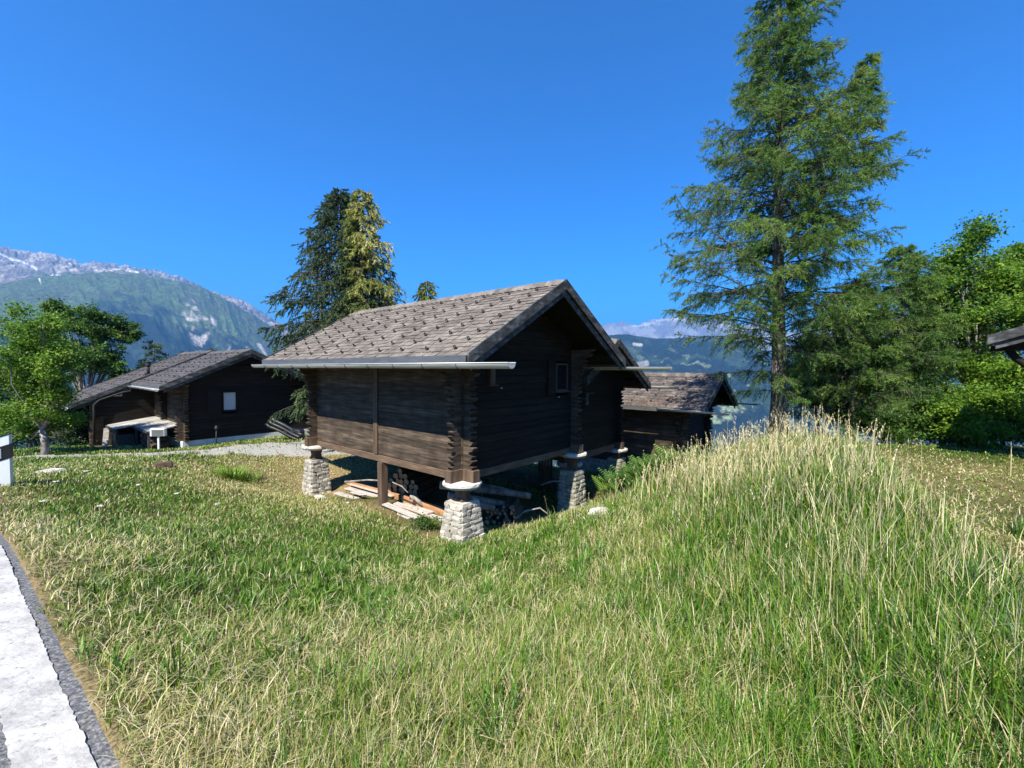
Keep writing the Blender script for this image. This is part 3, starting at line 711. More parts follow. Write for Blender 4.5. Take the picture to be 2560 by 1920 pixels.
# ------------------------------------------------------------ chalet with wing on the left
def chalet():
    yaw = rad(50); C2 = at(458, 1122, 16.0); zg = -3.0
    A = House('chalet', 'dark log chalet with grey slate roof and lean-to, beyond the gravel path', 'chalet', C2, yaw, zg)
    Wd, L = 5.6, 8.9; zw = -2.74; xr, zr, sl_ = 2.15, .70, .475; yw = 4.4
    zt = lambda x: zr - .09 - sl_ * abs(x - xr)
    A.wall_y(0, -1, 0, yw, zw, -.42, 'log_h'); A.wall_y(Wd, 1, 0, L, zw, -1.08, 'log_shaded')
    A.wall_x(0, -1, .1, Wd - .1, zw, zt, 'log_shaded', holes=((1.28, 1.80, -1.72, -.93),)); A.wall_x(L, 1, -1.9, Wd - .1, zw, zt, 'log_shaded')
    m = MB(); m.box(-.02, Wd + .02, -.03, L, -3.6, zw - .004); A.b(m, 'foundation', 'paint')
    zt2 = lambda x: .76 - .09 - sl_ * abs(x - xr)
    A.wall_x(yw, -1, -1.95, -.003, -3.35, zt2, 'log_shaded'); A.wall_y(-2.05, -1, yw, L, -3.5, -1.36, 'log_h')
    A.console(0, 0, -1, 0, zw, -.72, .25); A.console(0, 0, 0, -1, zw, -.5, .2, mt='log_h'); A.console(0, 2.2, -1, 0, -2.1, -.72, .25, mt='log_shaded')
    random.seed(12)
    A.roof(xr, zr, sl_, -.75, 6.2, -.6, yw - .12, mt='slate_dark', expo=.17, guards=(7, 7, .3))
    A.roof(xr, .76, sl_, -2.62, 6.2, yw - .1, L + .5, mt='slate_dark', expo=.17, guards=(6, 11, .3))
    A.gutter(-.86, -.76, -.65, yw - .35, .07); A.gutter(-2.73, -1.60, yw - .2, L + .3, .07)
    A.window(1.29, 1.79, -1.71, -.94, 0, fr='log_shaded', gl='blind')
    m = MB(); m.box(.78, 1.24, -.05, -.012, -1.74, -.84)
    for z in (-1.55, -1.05): m.box(.8, 1.22, -.065, -.048, z, z + .07)
    A.b(m, 'shutter', 'log_shaded')
    A.window(-1.42, -1.06, -1.20, -.90, yw, gl='blind', fr='paint', bars=1, sill=False)
    # roof pipe
    al = math.atan(sl_); x = -.1; y = 4.9; z = .76 - sl_ * (xr - x)
    m = MB(); m.tube([(x, y, z - .05), (x, y, z + .42)], .055, 12); m.lathe([(.06, 0), (.10, .01), (.10, .06), (.085, .08), (.085, .16), (.10, .17), (.03, .23)], (x, y, z + .38), 12); m.box(x - .12, x + .12, y - .12, y + .12, z - .06, z + .05)
    A.b(m, 'flue_pipe', 'iron')
    # downpipe
    m = MB(); m.tube([(-.84, yw - .45, -.84), (-.84, yw - .35, -.98), (-1.0, yw - .12, -1.02), (-1.75, yw - .10, -1.32), (-1.93, yw - .12, -1.50), (-1.95, yw - .12, -3.2)], .036, 10)
    A.b(m, 'downpipe', 'iron')
    # lean-to
    m = MB()
    z = lambda x: -2.16 + .15 * x
    def slab(x0, x1, y0, y1, dz=0):
        m.prism([(x0, y0, z(x0) + dz), (x1, y0, z(x1) + dz), (x1, y0, z(x1) + .035 + dz), (x0, y0, z(x0) + .035 + dz)], (0, y1 - y0, 0))
    slab(-1.0, -.01, .12, 2.58); slab(-1.55, -.01, 2.6, yw - .01, .004)
    LT = A.b(m, 'lean_to_roof', 'metal_roof')
    m = MB(); m.box(-1.60, -1.56, 2.55, yw + .02, -2.47, -2.37); m.box(-1.04, -1.005, .1, 2.6, -2.35, -2.28); A.b(m, 'lean_to_edge', 'trim', LT)
    for (x, y) in ((-.95, .2), (-.95, 1.2), (-.95, 2.35), (-1.48, 2.68), (-1.48, 3.5), (-1.48, 4.25)):
        m = MB(); m.box(x - .035, x + .035, y - .035, y + .035, -3.25, z(x) - .004); A.b(m, 'lean_to_post', 'frame', LT)
    m = MB()
    for i in range(5): m.box(-1.475, -1.455, 2.72, 3.45, -3.25 + i * .17, -3.09 + i * .17 - .006)
    for i in range(4): m.box(-1.44 + i * .12, -1.33 + i * .12, 2.69, 2.71, -3.25, -2.62)
    A.b(m, 'board_screen', 'frame', LT)
    # firewood inside
    sh = MB(); random.seed(5)
    for i in range(60):
        y = random.uniform(.3, 2.2); zz = -3.15 + random.random() * .55
        sh.tube([(-.85 + random.uniform(-.03, .03), y, zz), (-.35, y + random.uniform(-.02, .02), zz)], random.uniform(.035, .07), 7, capmi=1)
    f = sh.build('firewood_stack', ['bark', 'cut'], None, (0, 0, 0)); f.location = (C2.x, C2.y, 0); f.rotation_euler = (0, 0, yaw)
    tag(f, 'split firewood heap under the lean-to of the far left chalet', 'firewood', kind='stuff')
    # pale corner pipe
    m = MB(); m.tube([(-.06, -.10, -2.72), (-.06, -.10, -2.92), (-.0, -.2, -3.02)], .035, 8); A.b(m, 'drain_pipe', 'white')
    # leaning plank
    m = MB(); m.obox((-1.75, 3.4, -3.2), (-1.62, 3.9, -2.45), .16, .03, (0, 1, 0)); A.b(m, 'leaning_board', 'plank')
    return A
CH = chalet()

# ------------------------------------------------------------ roof corner entering at the right
def right_chalet():
    o = Vector((9.30, 8.0, 0)); yaw = rad(-52); zg = h(o.x + 1, o.y + .5)
    A = House('chalet', 'roof corner and curved bracket of a chalet entering the picture at the right edge', 'chalet', o, yaw, zg)
    zr0 = .62; sl_ = .36
    xr = 3.0; zr = zr0 + sl_ * 3.4
    zt = lambda x: zr - .12 - sl_ * abs(x - xr)
    A.wall_y(.55, -1, .6, 2.1, zg + .0, .5, 'log_shaded'); A.wall_x(.6, -1, .65, 5.4, zg, zt, 'log_shaded')
    A.roof(xr, zr, sl_, -.35, 6.3, 0, 2.3, mt='slate_dark', ridge=True, skirt=False, expo=.17)
    m = MB(); pts = [(-.1, .3, .42), (.0, .3, .25), (.12, .3, .13), (.3, .3, .08), (.56, .3, .08)]
    m.tube(pts, .06, 8); A.b(m, 'curved_bracket', 'log_shaded')
    m = MB(); m.box(-.33, .5, .22, .36, .40, .50); A.b(m, 'rafter', 'log_shaded')
right_chalet()

def gp(px, py):
    """where the ray of a pixel meets the ground"""
    Y = 1.2
    while Y < 60:
        p = at(px, py, Y)
        if p.z < h(p.x, p.y): break
        Y += .08
    return p
def loc1(x, y):  # world -> granary local
    dx = x - C1.x; dy = y - C1.y
    return dx * v_.x + dy * v_.y, dx * u_.x + dy * u_.y

# ------------------------------------------------------------ grass
def inside(x, y, ox, oy, yaw, x0, x1, y0, y1):
    dx = x - ox; dy = y - oy; a = dx * math.cos(yaw) + dy * math.sin(yaw); b = -dx * math.sin(yaw) + dy * math.cos(yaw)
    return (a > x0) & (a < x1) & (b > y0) & (b < y1)
def keep(x, y, rng):
    k = (road_in(x, y) < .10 - .16 * fbm(x * 6, y * 6, 2, 90) - .06 * rng.random(len(x))) & ((path_in(x, y) < .02) | (rng.random(len(x)) < .05))
    g = inside(x, y, C1.x, C1.y, YAW, .1, 3.9, .2, 5.3); k &= ~g | (rng.random(len(x)) < .05)
    g = inside(x, y, C1.x, C1.y, YAW, -.42, .2, .35, 4.9); k &= ~g | (rng.random(len(x)) < .12)
    c = C1 + v_ * 4.62 + u_ * .75; g = inside(x, y, c.x, c.y, YAW, 0, 2.9, 0, 4.6); k &= ~g | (rng.random(len(x)) < .05)
    c = C1 + v_ * 9.6 - u_ * .52; k &= ~inside(x, y, c.x, c.y, YAW, -.05, 2.8, -.05, 4.8)
    c = at(458, 1122, 16.0); k &= ~inside(x, y, c.x, c.y, rad(50), -.02, 4.3, -.02, 9); k &= ~inside(x, y, c.x, c.y, rad(50), -2.05, 0, 2.5, 9)
    k &= ~inside(x, y, 9.3, 8.0, rad(-52), .5, 6, .5, 2.1)
    return k
def tallness(x, y):
    t = 1.0 * bump2(x, y, 4.2, 6.0, 1.9, 2.6) + .75 * bump2(x, y, 2.9, 3.0, 1.5, 2.0) + .8 * bump2(x, y, 5.8, 8.4, 2.3, 1.7) + .1 * bump2(x, y, 1.9, 7.6, 1.0, 1.2)
    t = t * (1 - ss(-.3, .6, x - 4.0 - (y - 3.6) * .5 + .5 * (fbm(x * 1.4, y * 1.4, 3, 60) - .5)))
    return np.clip(t, 0, 1)
def length(x, y):
    r = np.hypot(x, y)
    l = .065 + .055 * (fbm(x * .9, y * .9, 3, 40)) + .07 * (1 - ss(2.2, 5.0, r)) * ss(-2.6, -.8, x)
    l = l + .28 * tallness(x, y) * (.75 + .5 * fbm(x * 1.3, y * 1.3, 2, 44))
    e = road_in(x, y); l = l * (.6 + .4 * ss(.0, .35, -e))
    d = .55 * bump2(x, y, -5.5, 12.3, 2.8, 2.6); l = l * (1 - d)
    l = l * (1 - .6 * ss(-.1, .7, x - 4.2 - (y - 3.6) * .5))
    return l
def blades(x, y, L, w, lean, rnd, rng, z=None, az=None, head=None):
    n = len(x); z = H(x, y) - .01 if z is None else z
    az = rng.random(n) * 6.283 if az is None else az
    hx, hy = np.cos(az), np.sin(az); sa = az + 1.57 + (rng.random(n) - .5) * 1.2; sx, sy = np.cos(sa), np.sin(sa)
    T = np.array([0, .38, .74, 1.0]); Wd = np.array([1, .9, .6, 0.0]); V = np.zeros((n, 7, 3)); A = np.zeros((n, 7)); q = 0
    k = np.clip(lean, 0, 3)
    for i in range(4):
        t = T[i]; hor = L * (k * t * t * .75 + .08 * k * t) / np.sqrt(1 + k * k * .35); ver = L * (t - .32 * np.minimum(k, 1.6) * t * t) / np.sqrt(1 + k * k * .35)
        cx = x + hx * hor; cy = y + hy * hor; cz = z + ver
        for sg_ in ((-1, 1) if i < 3 else (0,)):
            V[:, q, 0] = cx + sx * w * Wd[i] * .5 * sg_; V[:, q, 1] = cy + sy * w * Wd[i] * .5 * sg_; V[:, q, 2] = cz
            A[:, q] = rnd + (.10 * t - .03); q += 1
    b = np.arange(n)[:, None] * 7
    quads = np.concatenate([b + np.array([0, 1, 3, 2]), b + np.array([2, 3, 5, 4])]); tris = b + np.array([4, 5, 6])
    return V.reshape(-1, 3), quads, tris, np.clip(A, 0, 1).ravel()
def merge(parts):
    off = 0; V = []; Q = []; T = []; A = []
    for v, q, t, a in parts:
        V.append(v); Q.append(q + off); T.append(t + off); A.append(a); off += len(v)
    return np.concatenate(V), [np.concatenate(Q), np.concatenate(T)], np.concatenate(A)
def grass():
    rng = np.random.default_rng(3)
    def sample(n, rmax, p):
        r = (.75 ** p + rng.random(n) * (rmax ** p - .75 ** p)) ** (1 / p); a = (rng.random(n) - .5) * rad(122)
        x = r * np.sin(a); y = r * np.cos(a); k = keep(x, y, rng) & (y > .2); return x[k], y[k], r[k]
    x, y, r = sample(640000, 26, .72)
    d = dryness(x, y); L = length(x, y) * rng.uniform(.55, 1.35, len(x)); tl = tallness(x, y)
    clump = fbm(x * 3.2, y * 3.2, 3, 71); k = rng.random(len(x)) < -.15 + 2.4 * clump; x, y, r, d, L, tl, clump = (q[k] for q in (x, y, r, d, L, tl, clump))
    w = (.0015 + .00122 * r) * rng.uniform(.6, 1.35, len(x)) * (1 + .35 * tl)
    rnd = np.where(rng.random(len(x)) < .05 + .58 * d, rng.normal(.76, .13, len(x)), rng.normal(.21 + .22 * d + .3 * (clump - .45), .17, len(x))); rnd = np.clip(rnd, 0, 1)
    lean = np.abs(rng.normal(.55, .38, len(x))) + .1
    P = [blades(x, y, L * (1 + .1), w, lean, rnd, rng)]
    # dead straw lying in the sward
    x, y, r = sample(120000, 18, .8); d = dryness(x, y); k = rng.random(len(x)) < .12 + d * 1.15; x, y, r, d = x[k], y[k], r[k], d[k]
    L = (.05 + .12 * rng.random(len(x))) * (1 - .45 * ss(4, 9, r) * (1 - tallness(x, y)))
    z = H(x, y) + .005 + .06 * rng.random(len(x)) * (.4 + L / .2)
    P.append(blades(x, y, L, (.0018 + .0011 * r) * rng.uniform(.6, 1.2, len(x)), rng.uniform(.9, 2.6, len(x)), np.clip(rng.normal(.78, .12, len(x)), .5, 1), rng, z))
    x, y, r = sample(20000, 9, 1.2); tl = tallness(x, y); k = rng.random(len(x)) < .25 + .9 * tl; x, y, r, tl = x[k], y[k], r[k], tl[k]
    P.append(blades(x, y, (.16 + .42 * tl) * rng.uniform(.7, 1.25, len(x)), .0016 + .0009 * r, np.abs(rng.normal(.4, .35, len(x))), np.clip(rng.normal(.88, .1, len(x)), .5, 1), rng))
    # broad fresh tufts standing out in the foreground
    cx, cy, cr_ = sample(150, 7.5, 1.1); tx = np.repeat(cx, 26); ty = np.repeat(cy, 26); n = len(tx)
    x = tx + rng.normal(0, .055, n); y = ty + rng.normal(0, .055, n); k = keep(x, y, rng); x, y = x[k], y[k]; n = len(x); r = np.hypot(x, y)
    P.append(blades(x, y, (.18 + .16 * rng.random(n)) * (1 + .8 * tallness(x, y)) * (.6 + .4 * ss(-3, -1, x)), .006 + .0012 * r, np.abs(rng.normal(.7, .4, n)), np.clip(rng.normal(.22, .1, n), 0, 1), rng))
    # rank green grass of the mound
    x = np.concatenate([rng.normal(3.7, .9, 11000), rng.normal(4.6, 1.2, 9000)]); y = np.concatenate([rng.normal(3.7, 1.2, 11000), rng.normal(7.2, 1.2, 9000)]); k = keep(x, y, rng) & (y > 1.0) & (tallness(x, y) > .3); x, y = x[k], y[k]; n = len(x); r = np.hypot(x, y)
    P.append(blades(x, y, rng.uniform(.18, .50, n), .007 + .0011 * r, np.abs(rng.normal(.6, .3, n)), np.clip(rng.normal(.24, .12, n), 0, 1), rng, None, rng.normal(2.6, 1.2, n)))
    V, Fs, A = merge(P)
    tag(np_mesh('meadow_grass', V, Fs, 'grass', rnd=A), 'green and straw coloured meadow grass covering the slope', 'grass', kind='stuff')
    # seed stalks
    x = np.concatenate([rng.normal(3.6, 1.1, 420), rng.normal(5.5, 1.1, 330), rng.normal(2.7, .5, 240)]); y = np.concatenate([rng.normal(6.4, 1.5, 420), rng.normal(8.4, 1.0, 330), rng.normal(6.9, .9, 240)])
    k = keep(x, y, rng) & (rng.random(len(x)) < .2 + 1.0 * tallness(x, y)); x, y = x[k], y[k]; n = len(x)
    L = rng.uniform(.45, 1.02, n) * (.72 + .3 * tallness(x, y)); az = rng.normal(.6, 1.3, n); lean = np.abs(rng.normal(.28, .2, n)); r = np.hypot(x, y)
    rn = np.clip(rng.normal(.5, .25, n), 0, 1)
    P = [blades(x, y, L, .0045 + .0006 * r, lean, rn, rng, None, az)]
    m = 9   # heads
    k_ = lean; tip = lambda t: (x + np.cos(az) * L * (k_ * t * t * .75 + .08 * k_ * t) / np.sqrt(1 + k_ * k_ * .35), y + np.sin(az) * L * (k_ * t * t * .75 + .08 * k_ * t) / np.sqrt(1 + k_ * k_ * .35), H(x, y) + L * (t - .32 * k_ * t * t) / np.sqrt(1 + k_ * k_ * .35))
    for i in range(m):
        X, Y_, Z = tip(.80 + .20 * i / m)
        P.append(blades(X, Y_, np.full(n, .036) * (1.1 - .5 * i / m), .004 + .0007 * r, rng.uniform(.3, 1.2, n), np.clip(rn + .1, 0, 1), rng, Z))
    V, Fs, A = merge(P)
    tag(np_mesh('seed_stalks', V, Fs, 'seed', rnd=A), 'tall straw coloured grass stalks with seed heads on the mound', 'grass', kind='stuff')
grass()

# ------------------------------------------------------------ trees
def norm(a): return a / np.maximum(np.linalg.norm(a, axis=-1, keepdims=True), 1e-9)
def needles(O, D, L, k, nl, nw, rng, base, spread=.9, along=.6, sag=0.0, down=0.0):
    """k thin blades along each twig (O,D,L)"""
    n = len(O); i = np.repeat(np.arange(n), k); s = rng.random(n * k) ** .8
    p = O[i] + D[i] * (L[i] * s)[:, None]; p[:, 2] -= sag * (s * L[i]) ** 2
    rv = norm(rng.normal(size=(n * k, 3))); d = norm(D[i] * along + rv * spread + np.array([0, 0, -down])); sd = norm(np.cross(d, norm(rng.normal(size=(n * k, 3)))))
    l = (nl * rng.uniform(.6, 1.3, n * k))[:, None]; w = nw * .5
    V = np.stack([p - sd * w, p + sd * w, p + d * l * .6 + sd * w * .8, p + d * l], 1).reshape(-1, 3)
    a = np.repeat(np.clip(base[i] + rng.normal(0, .10, n * k) + .12 * (s - .5), 0, 1), 4)
    return V, np.arange(n * k * 4).reshape(-1, 4), a
def twigtubes(A, B, r0, r1):
    n = len(A); d = norm(B - A); s = norm(np.cross(d, np.array([.3, .2, .93]))); t = np.cross(d, s); V = []
    for P, r in ((A, r0), (B, r1)):
        for k in range(3):
            a = k * 2.0944; V.append(P + (s * math.cos(a) + t * math.sin(a)) * (r[:, None] if hasattr(r, 'shape') else r))
    V = np.stack(V, 1).reshape(-1, 3); b = np.arange(n)[:, None] * 6
    return V, np.concatenate([b + np.array([k, (k + 1) % 3, 3 + (k + 1) % 3, 3 + k]) for k in range(3)])
def joinq(parts):
    off = 0; V = []; Q = []
    for v, q in parts: V.append(v); Q.append(q + off); off += len(v)
    return np.concatenate(V), np.concatenate(Q)
def conifer_parts(trunk, r0, prof, z0, z1, nbr, rng, twigs=16, nk=26, nl=.055, nw=.011, rise=.12, droop=.35, tipup=.15, hang=.35, tw_len=.3, ashift=0, bias=.35, spread=.9, along=.6, gap=.0, tone=None, branch_r=.018, rise_n=.10, tone_n=.10):
    """trunk: polyline [(x,y,z)]; prof(z, az) -> branch length"""
    T = np.array(trunk, float); wood = []; O = []; D = []; L = []; base = []
    for i in range(nbr):
        f = (i + rng.random()) / nbr; z = z0 + (z1 - z0) * f ** .85; az = i * 2.39996 + rng.normal(0, .3) + ashift
        R = prof(z, az) * (rng.uniform(.72, 1.0) if rng.random() < .8 else rng.uniform(.45, .72))
        if R < .12: R = .12
        if rng.random() < gap: continue
        c = np.array([np.interp(z, T[:, 2], T[:, 0]), np.interp(z, T[:, 2], T[:, 1]), z]); hd = np.array([math.cos(az), math.sin(az), 0.])
        side = np.array([-hd[1], hd[0], 0]); bend = rng.normal(0, .12); tn = rng.normal(0, tone_n); rs = rise + rng.normal(0, rise_n)
        def P(s): return c + hd * R * s + side * bend * R * s * s + np.array([0, 0, 1.]) * R * (rs * s - droop * s * s + tipup * s ** 4)
        ps = np.linspace(0, 1, 7); pp = np.array([P(s) for s in ps]); rr = branch_r * (R / 2 + .35) * (1.08 - ps)
        wood.append(twigtubes(pp[:-1], pp[1:], rr[:-1], rr[1:]))
        nt_ = max(5, int(twigs * (R / 2 + .35)))
        s = .14 + .86 * rng.random(nt_) ** .75; s[0] = 1.0
        p = np.array([P(a) for a in s]); tg = norm(np.array([P(a + .02) - P(a) for a in s])); sg_ = np.where(rng.random(nt_) < .5, -1, 1)[:, None]
        d = norm(tg * rng.uniform(.3, 1.1, (nt_, 1)) + side * sg_ * rng.uniform(.2, 1.0, (nt_, 1)) + np.array([0, 0, 1.]) * (rng.uniform(-1, .45, (nt_, 1)) * hang * 1.6 - hang * .4))
        l = tw_len * rng.uniform(.5, 1.25, nt_) * (.55 + .6 * np.sin(np.pi * np.clip(s, .1, .95))) * min(1.2, .5 + R / 2.2)
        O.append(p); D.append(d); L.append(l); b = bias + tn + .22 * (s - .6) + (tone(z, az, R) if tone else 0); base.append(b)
        m = l > .1; wood.append(twigtubes(p[m], (p + d * l[:, None])[m], .006, .002))
    O, D, L, base = map(np.concatenate, (O, D, L, base))
    nd = needles(O, D, L, nk, nl, nw, rng, base, spread, along, .3, .15)
    return joinq(wood), nd
def make_conifer(name, label, cat, trunk, r0, mt, bark, rng, specs, group=None, tr_r=None):
    bx, by, bz = trunk[0]; root = tag(empty(name, (bx, by, bz)), label, cat, group)
    off = np.array([bx, by, bz]); m = MB(); n = len(trunk); fine = []
    for k in range(n - 1):
        for t in (0, .5): fine.append(Vector(trunk[k]).lerp(Vector(trunk[k + 1]), t))
    fine.append(Vector(trunk[-1])); z0, z1 = trunk[0][2], trunk[-1][2]
    m.tube(fine, [r0 * (1.04 - (p.z - z0) / (z1 - z0)) ** .9 * (1.25 if i == 0 else 1) + .008 for i, p in enumerate(fine)], 14)
    m.build('trunk', bark, root, (bx, by, bz))
    W_ = []; ND = []
    for sp_ in specs:
        w_, nd = conifer_parts(rng=rng, **sp_); W_.append(w_); ND.append(nd)
    wv, wq = joinq(W_); np_mesh('branches', wv - off, wq, 'branchbark', root)
    V, Q = joinq([(a, b) for a, b, c in ND]); A = np.concatenate([c for a, b, c in ND])
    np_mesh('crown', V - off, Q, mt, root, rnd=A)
    return root
def side_prof(tab):
    Z = [t[0] for t in tab]; Lf = [t[1] for t in tab]; Rt = [t[2] for t in tab]
    def f(z, az):
        l = np.interp(z, Z, Lf); r = np.interp(z, Z, Rt); c = .5 + .5 * math.cos(az); return l * (1 - c) + r * c
    return f
def larch():
    rng = np.random.default_rng(21); Y = 11.0
    b = at(1946, 1050, Y); zg = h(b.x, b.y) - .1
    tr = [(b.x, Y, zg)] + [tuple(at(px, py, Y)) for px, py in ((1947, 900), (1946, 700), (1944, 500), (1948, 300), (1950, 120), (1951, -40))]
    k = 11 / 1080
    tab = [(-.7, 60 * k, 20 * k), (-.2, 190 * k, 60 * k), (.1, 190 * k, 80 * k), (.35, 250 * k, 140 * k), (.75, 310 * k, 210 * k), (1.3, 325 * k, 235 * k), (2.3, 315 * k, 250 * k), (3.3, 275 * k, 260 * k), (4.5, 240 * k, 270 * k), (5.1, 160 * k, 240 * k), (6.0, 180 * k, 200 * k), (6.6, 95 * k, 130 * k), (7.7, 95 * k, 150 * k), (8.6, 88 * k, 105 * k), (9.9, 40 * k, 45 * k)]
    # second leader on the right
    tr2 = [tuple(at(px, py, Y + .2)) for px, py in ((1950, 640), (2040, 520), (2110, 380), (2150, 260), (2172, 140))]
    tab2 = [(3, .7, 1.0), (4.3, 1.1, 1.35), (5.2, .9, 1.25), (6.0, .6, .8), (6.8, .40, .42), (8.0, .1, .12)]
    com = dict(twigs=27, nk=34, bias=.46, nl=.07, nw=.0125, hang=.6, tw_len=.40, rise=.38, droop=.5, tipup=.22, gap=.1, rise_n=.2, tone_n=.17)
    root = make_conifer('larch_tree', 'tall airy larch with twin tops standing behind the grassy mound', 'tree', tr, .175, 'larch', 'larchbark', rng, [
        dict(trunk=tr, r0=.1, prof=side_prof(tab), z0=.2, z1=9.8, nbr=300, **com),
        dict(trunk=tr, r0=.1, prof=lambda z, az: np.interp(z, [-.8, -.2, .3], [.9, 1.7, 1.0]) * (1 if math.cos(az) < .2 else .35), z0=-.6, z1=.3, nbr=10, ashift=2.6, **com),
        dict(trunk=tr2, r0=.05, prof=side_prof(tab2), z0=3.0, z1=7.95, nbr=105, **com)])
    m = MB(); m.tube(tr2, [.07, .055, .04, .025, .01], 8); m.build('side_leader', 'larchbark', root, tr[0])
larch()

def conifers_behind():
    k = 15 / 1080; rng = np.random.default_rng(5)
    def tr(px, Y, top, b=None, tx=None):
        p = at(px, 1100, Y); q = at(tx or px, top, Y); return [(p.x, Y, h(p.x, Y) - .1), tuple((p * .5 + q * .5)), tuple(q)]
    com = dict(nk=30, nl=.085, nw=.022, hang=.75, tw_len=.42, rise=.22, droop=.42, tipup=.05, spread=.55, along=.8, branch_r=.02)
    tab = [(-1.6, 1.6, 1.3), (-.6, 3.0, 1.8), (-.2, 1.5, 2.0), (.3, 2.2, 2.2), (1.0, 2.9, 2.4), (1.6, 2.4, 2.2), (2.4, 2.5, 1.8), (3.4, 1.9, 1.3), (4.4, 1.7, .9), (5.2, 1.0, .7), (6.3, .25, .15)]
    make_conifer('cypress_tree', 'dark blue green drooping conifer rising behind the granary roof', 'tree', tr(868, 15.2, 478, tx=850), .16, 'spruce', 'branchbark', rng,
                 [dict(trunk=tr(868, 15.2, 478, tx=850), r0=.1, prof=side_prof(tab), z0=-1.3, z1=6.2, nbr=230, twigs=24, bias=.36, gap=.08, **com)])
    tab = [(-1, 1.3, 1.9), (1.5, 1.25, 2.1), (2.2, 1.1, 1.75), (3.3, .9, 1.2), (4.6, .65, .85), (5.2, .45, .6), (6.1, .14, .16)]
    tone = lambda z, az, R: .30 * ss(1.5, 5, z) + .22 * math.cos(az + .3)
    make_conifer('golden_cypress', 'conifer with yellow tipped fronds right beside the darker one', 'tree', tr(905, 14.4, 486), .13, 'gold', 'branchbark', rng,
                 [dict(trunk=tr(905, 14.4, 486), r0=.1, prof=side_prof(tab), z0=-1.6, z1=5.9, nbr=190, twigs=22, bias=.30, tone=tone, **com)])
    tab = [(0, .9, .9), (2.2, .62, .55), (2.9, .22, .3), (3.4, .08, .08)]
    make_conifer('golden_cypress', 'small conifer tip just showing above the granary ridge', 'tree', tr(1066, 15.5, 698), .08, 'gold', 'branchbark', rng,
                 [dict(trunk=tr(1066, 15.5, 698), r0=.1, prof=side_prof(tab), z0=-.5, z1=3.15, nbr=70, twigs=20, bias=.4, **com)])
    for px, top, Y, wd, lab in ((385, 852, 24, 1.5, 'hazy pine standing beyond the chalet flue pipe'), (700, 868, 22, 1.2, 'small dark spruce tip between chalet and granary roofs'),
                                (465, 878, 30, 1.6, 'leftmost of the two faint treetops over the chalet ridge'), (535, 872, 30, 1.6, 'rightmost of the two faint treetops over the chalet ridge')):
        t = tr(px, Y, top); z1 = t[-1][2]
        make_conifer('pine_tree', lab, 'tree', t, .14, 'spruce', 'branchbark', rng, [dict(trunk=t, r0=.1, prof=lambda z, az, z1=z1, wd=wd: wd * min(1, (z1 - z) / 3 + .08), z0=z1 - 5, z1=z1, nbr=60, twigs=12, nk=16, nl=.14, nw=.035, hang=.4, tw_len=.5, bias=.4)], group='far conifers beyond the chalet')
conifers_behind()

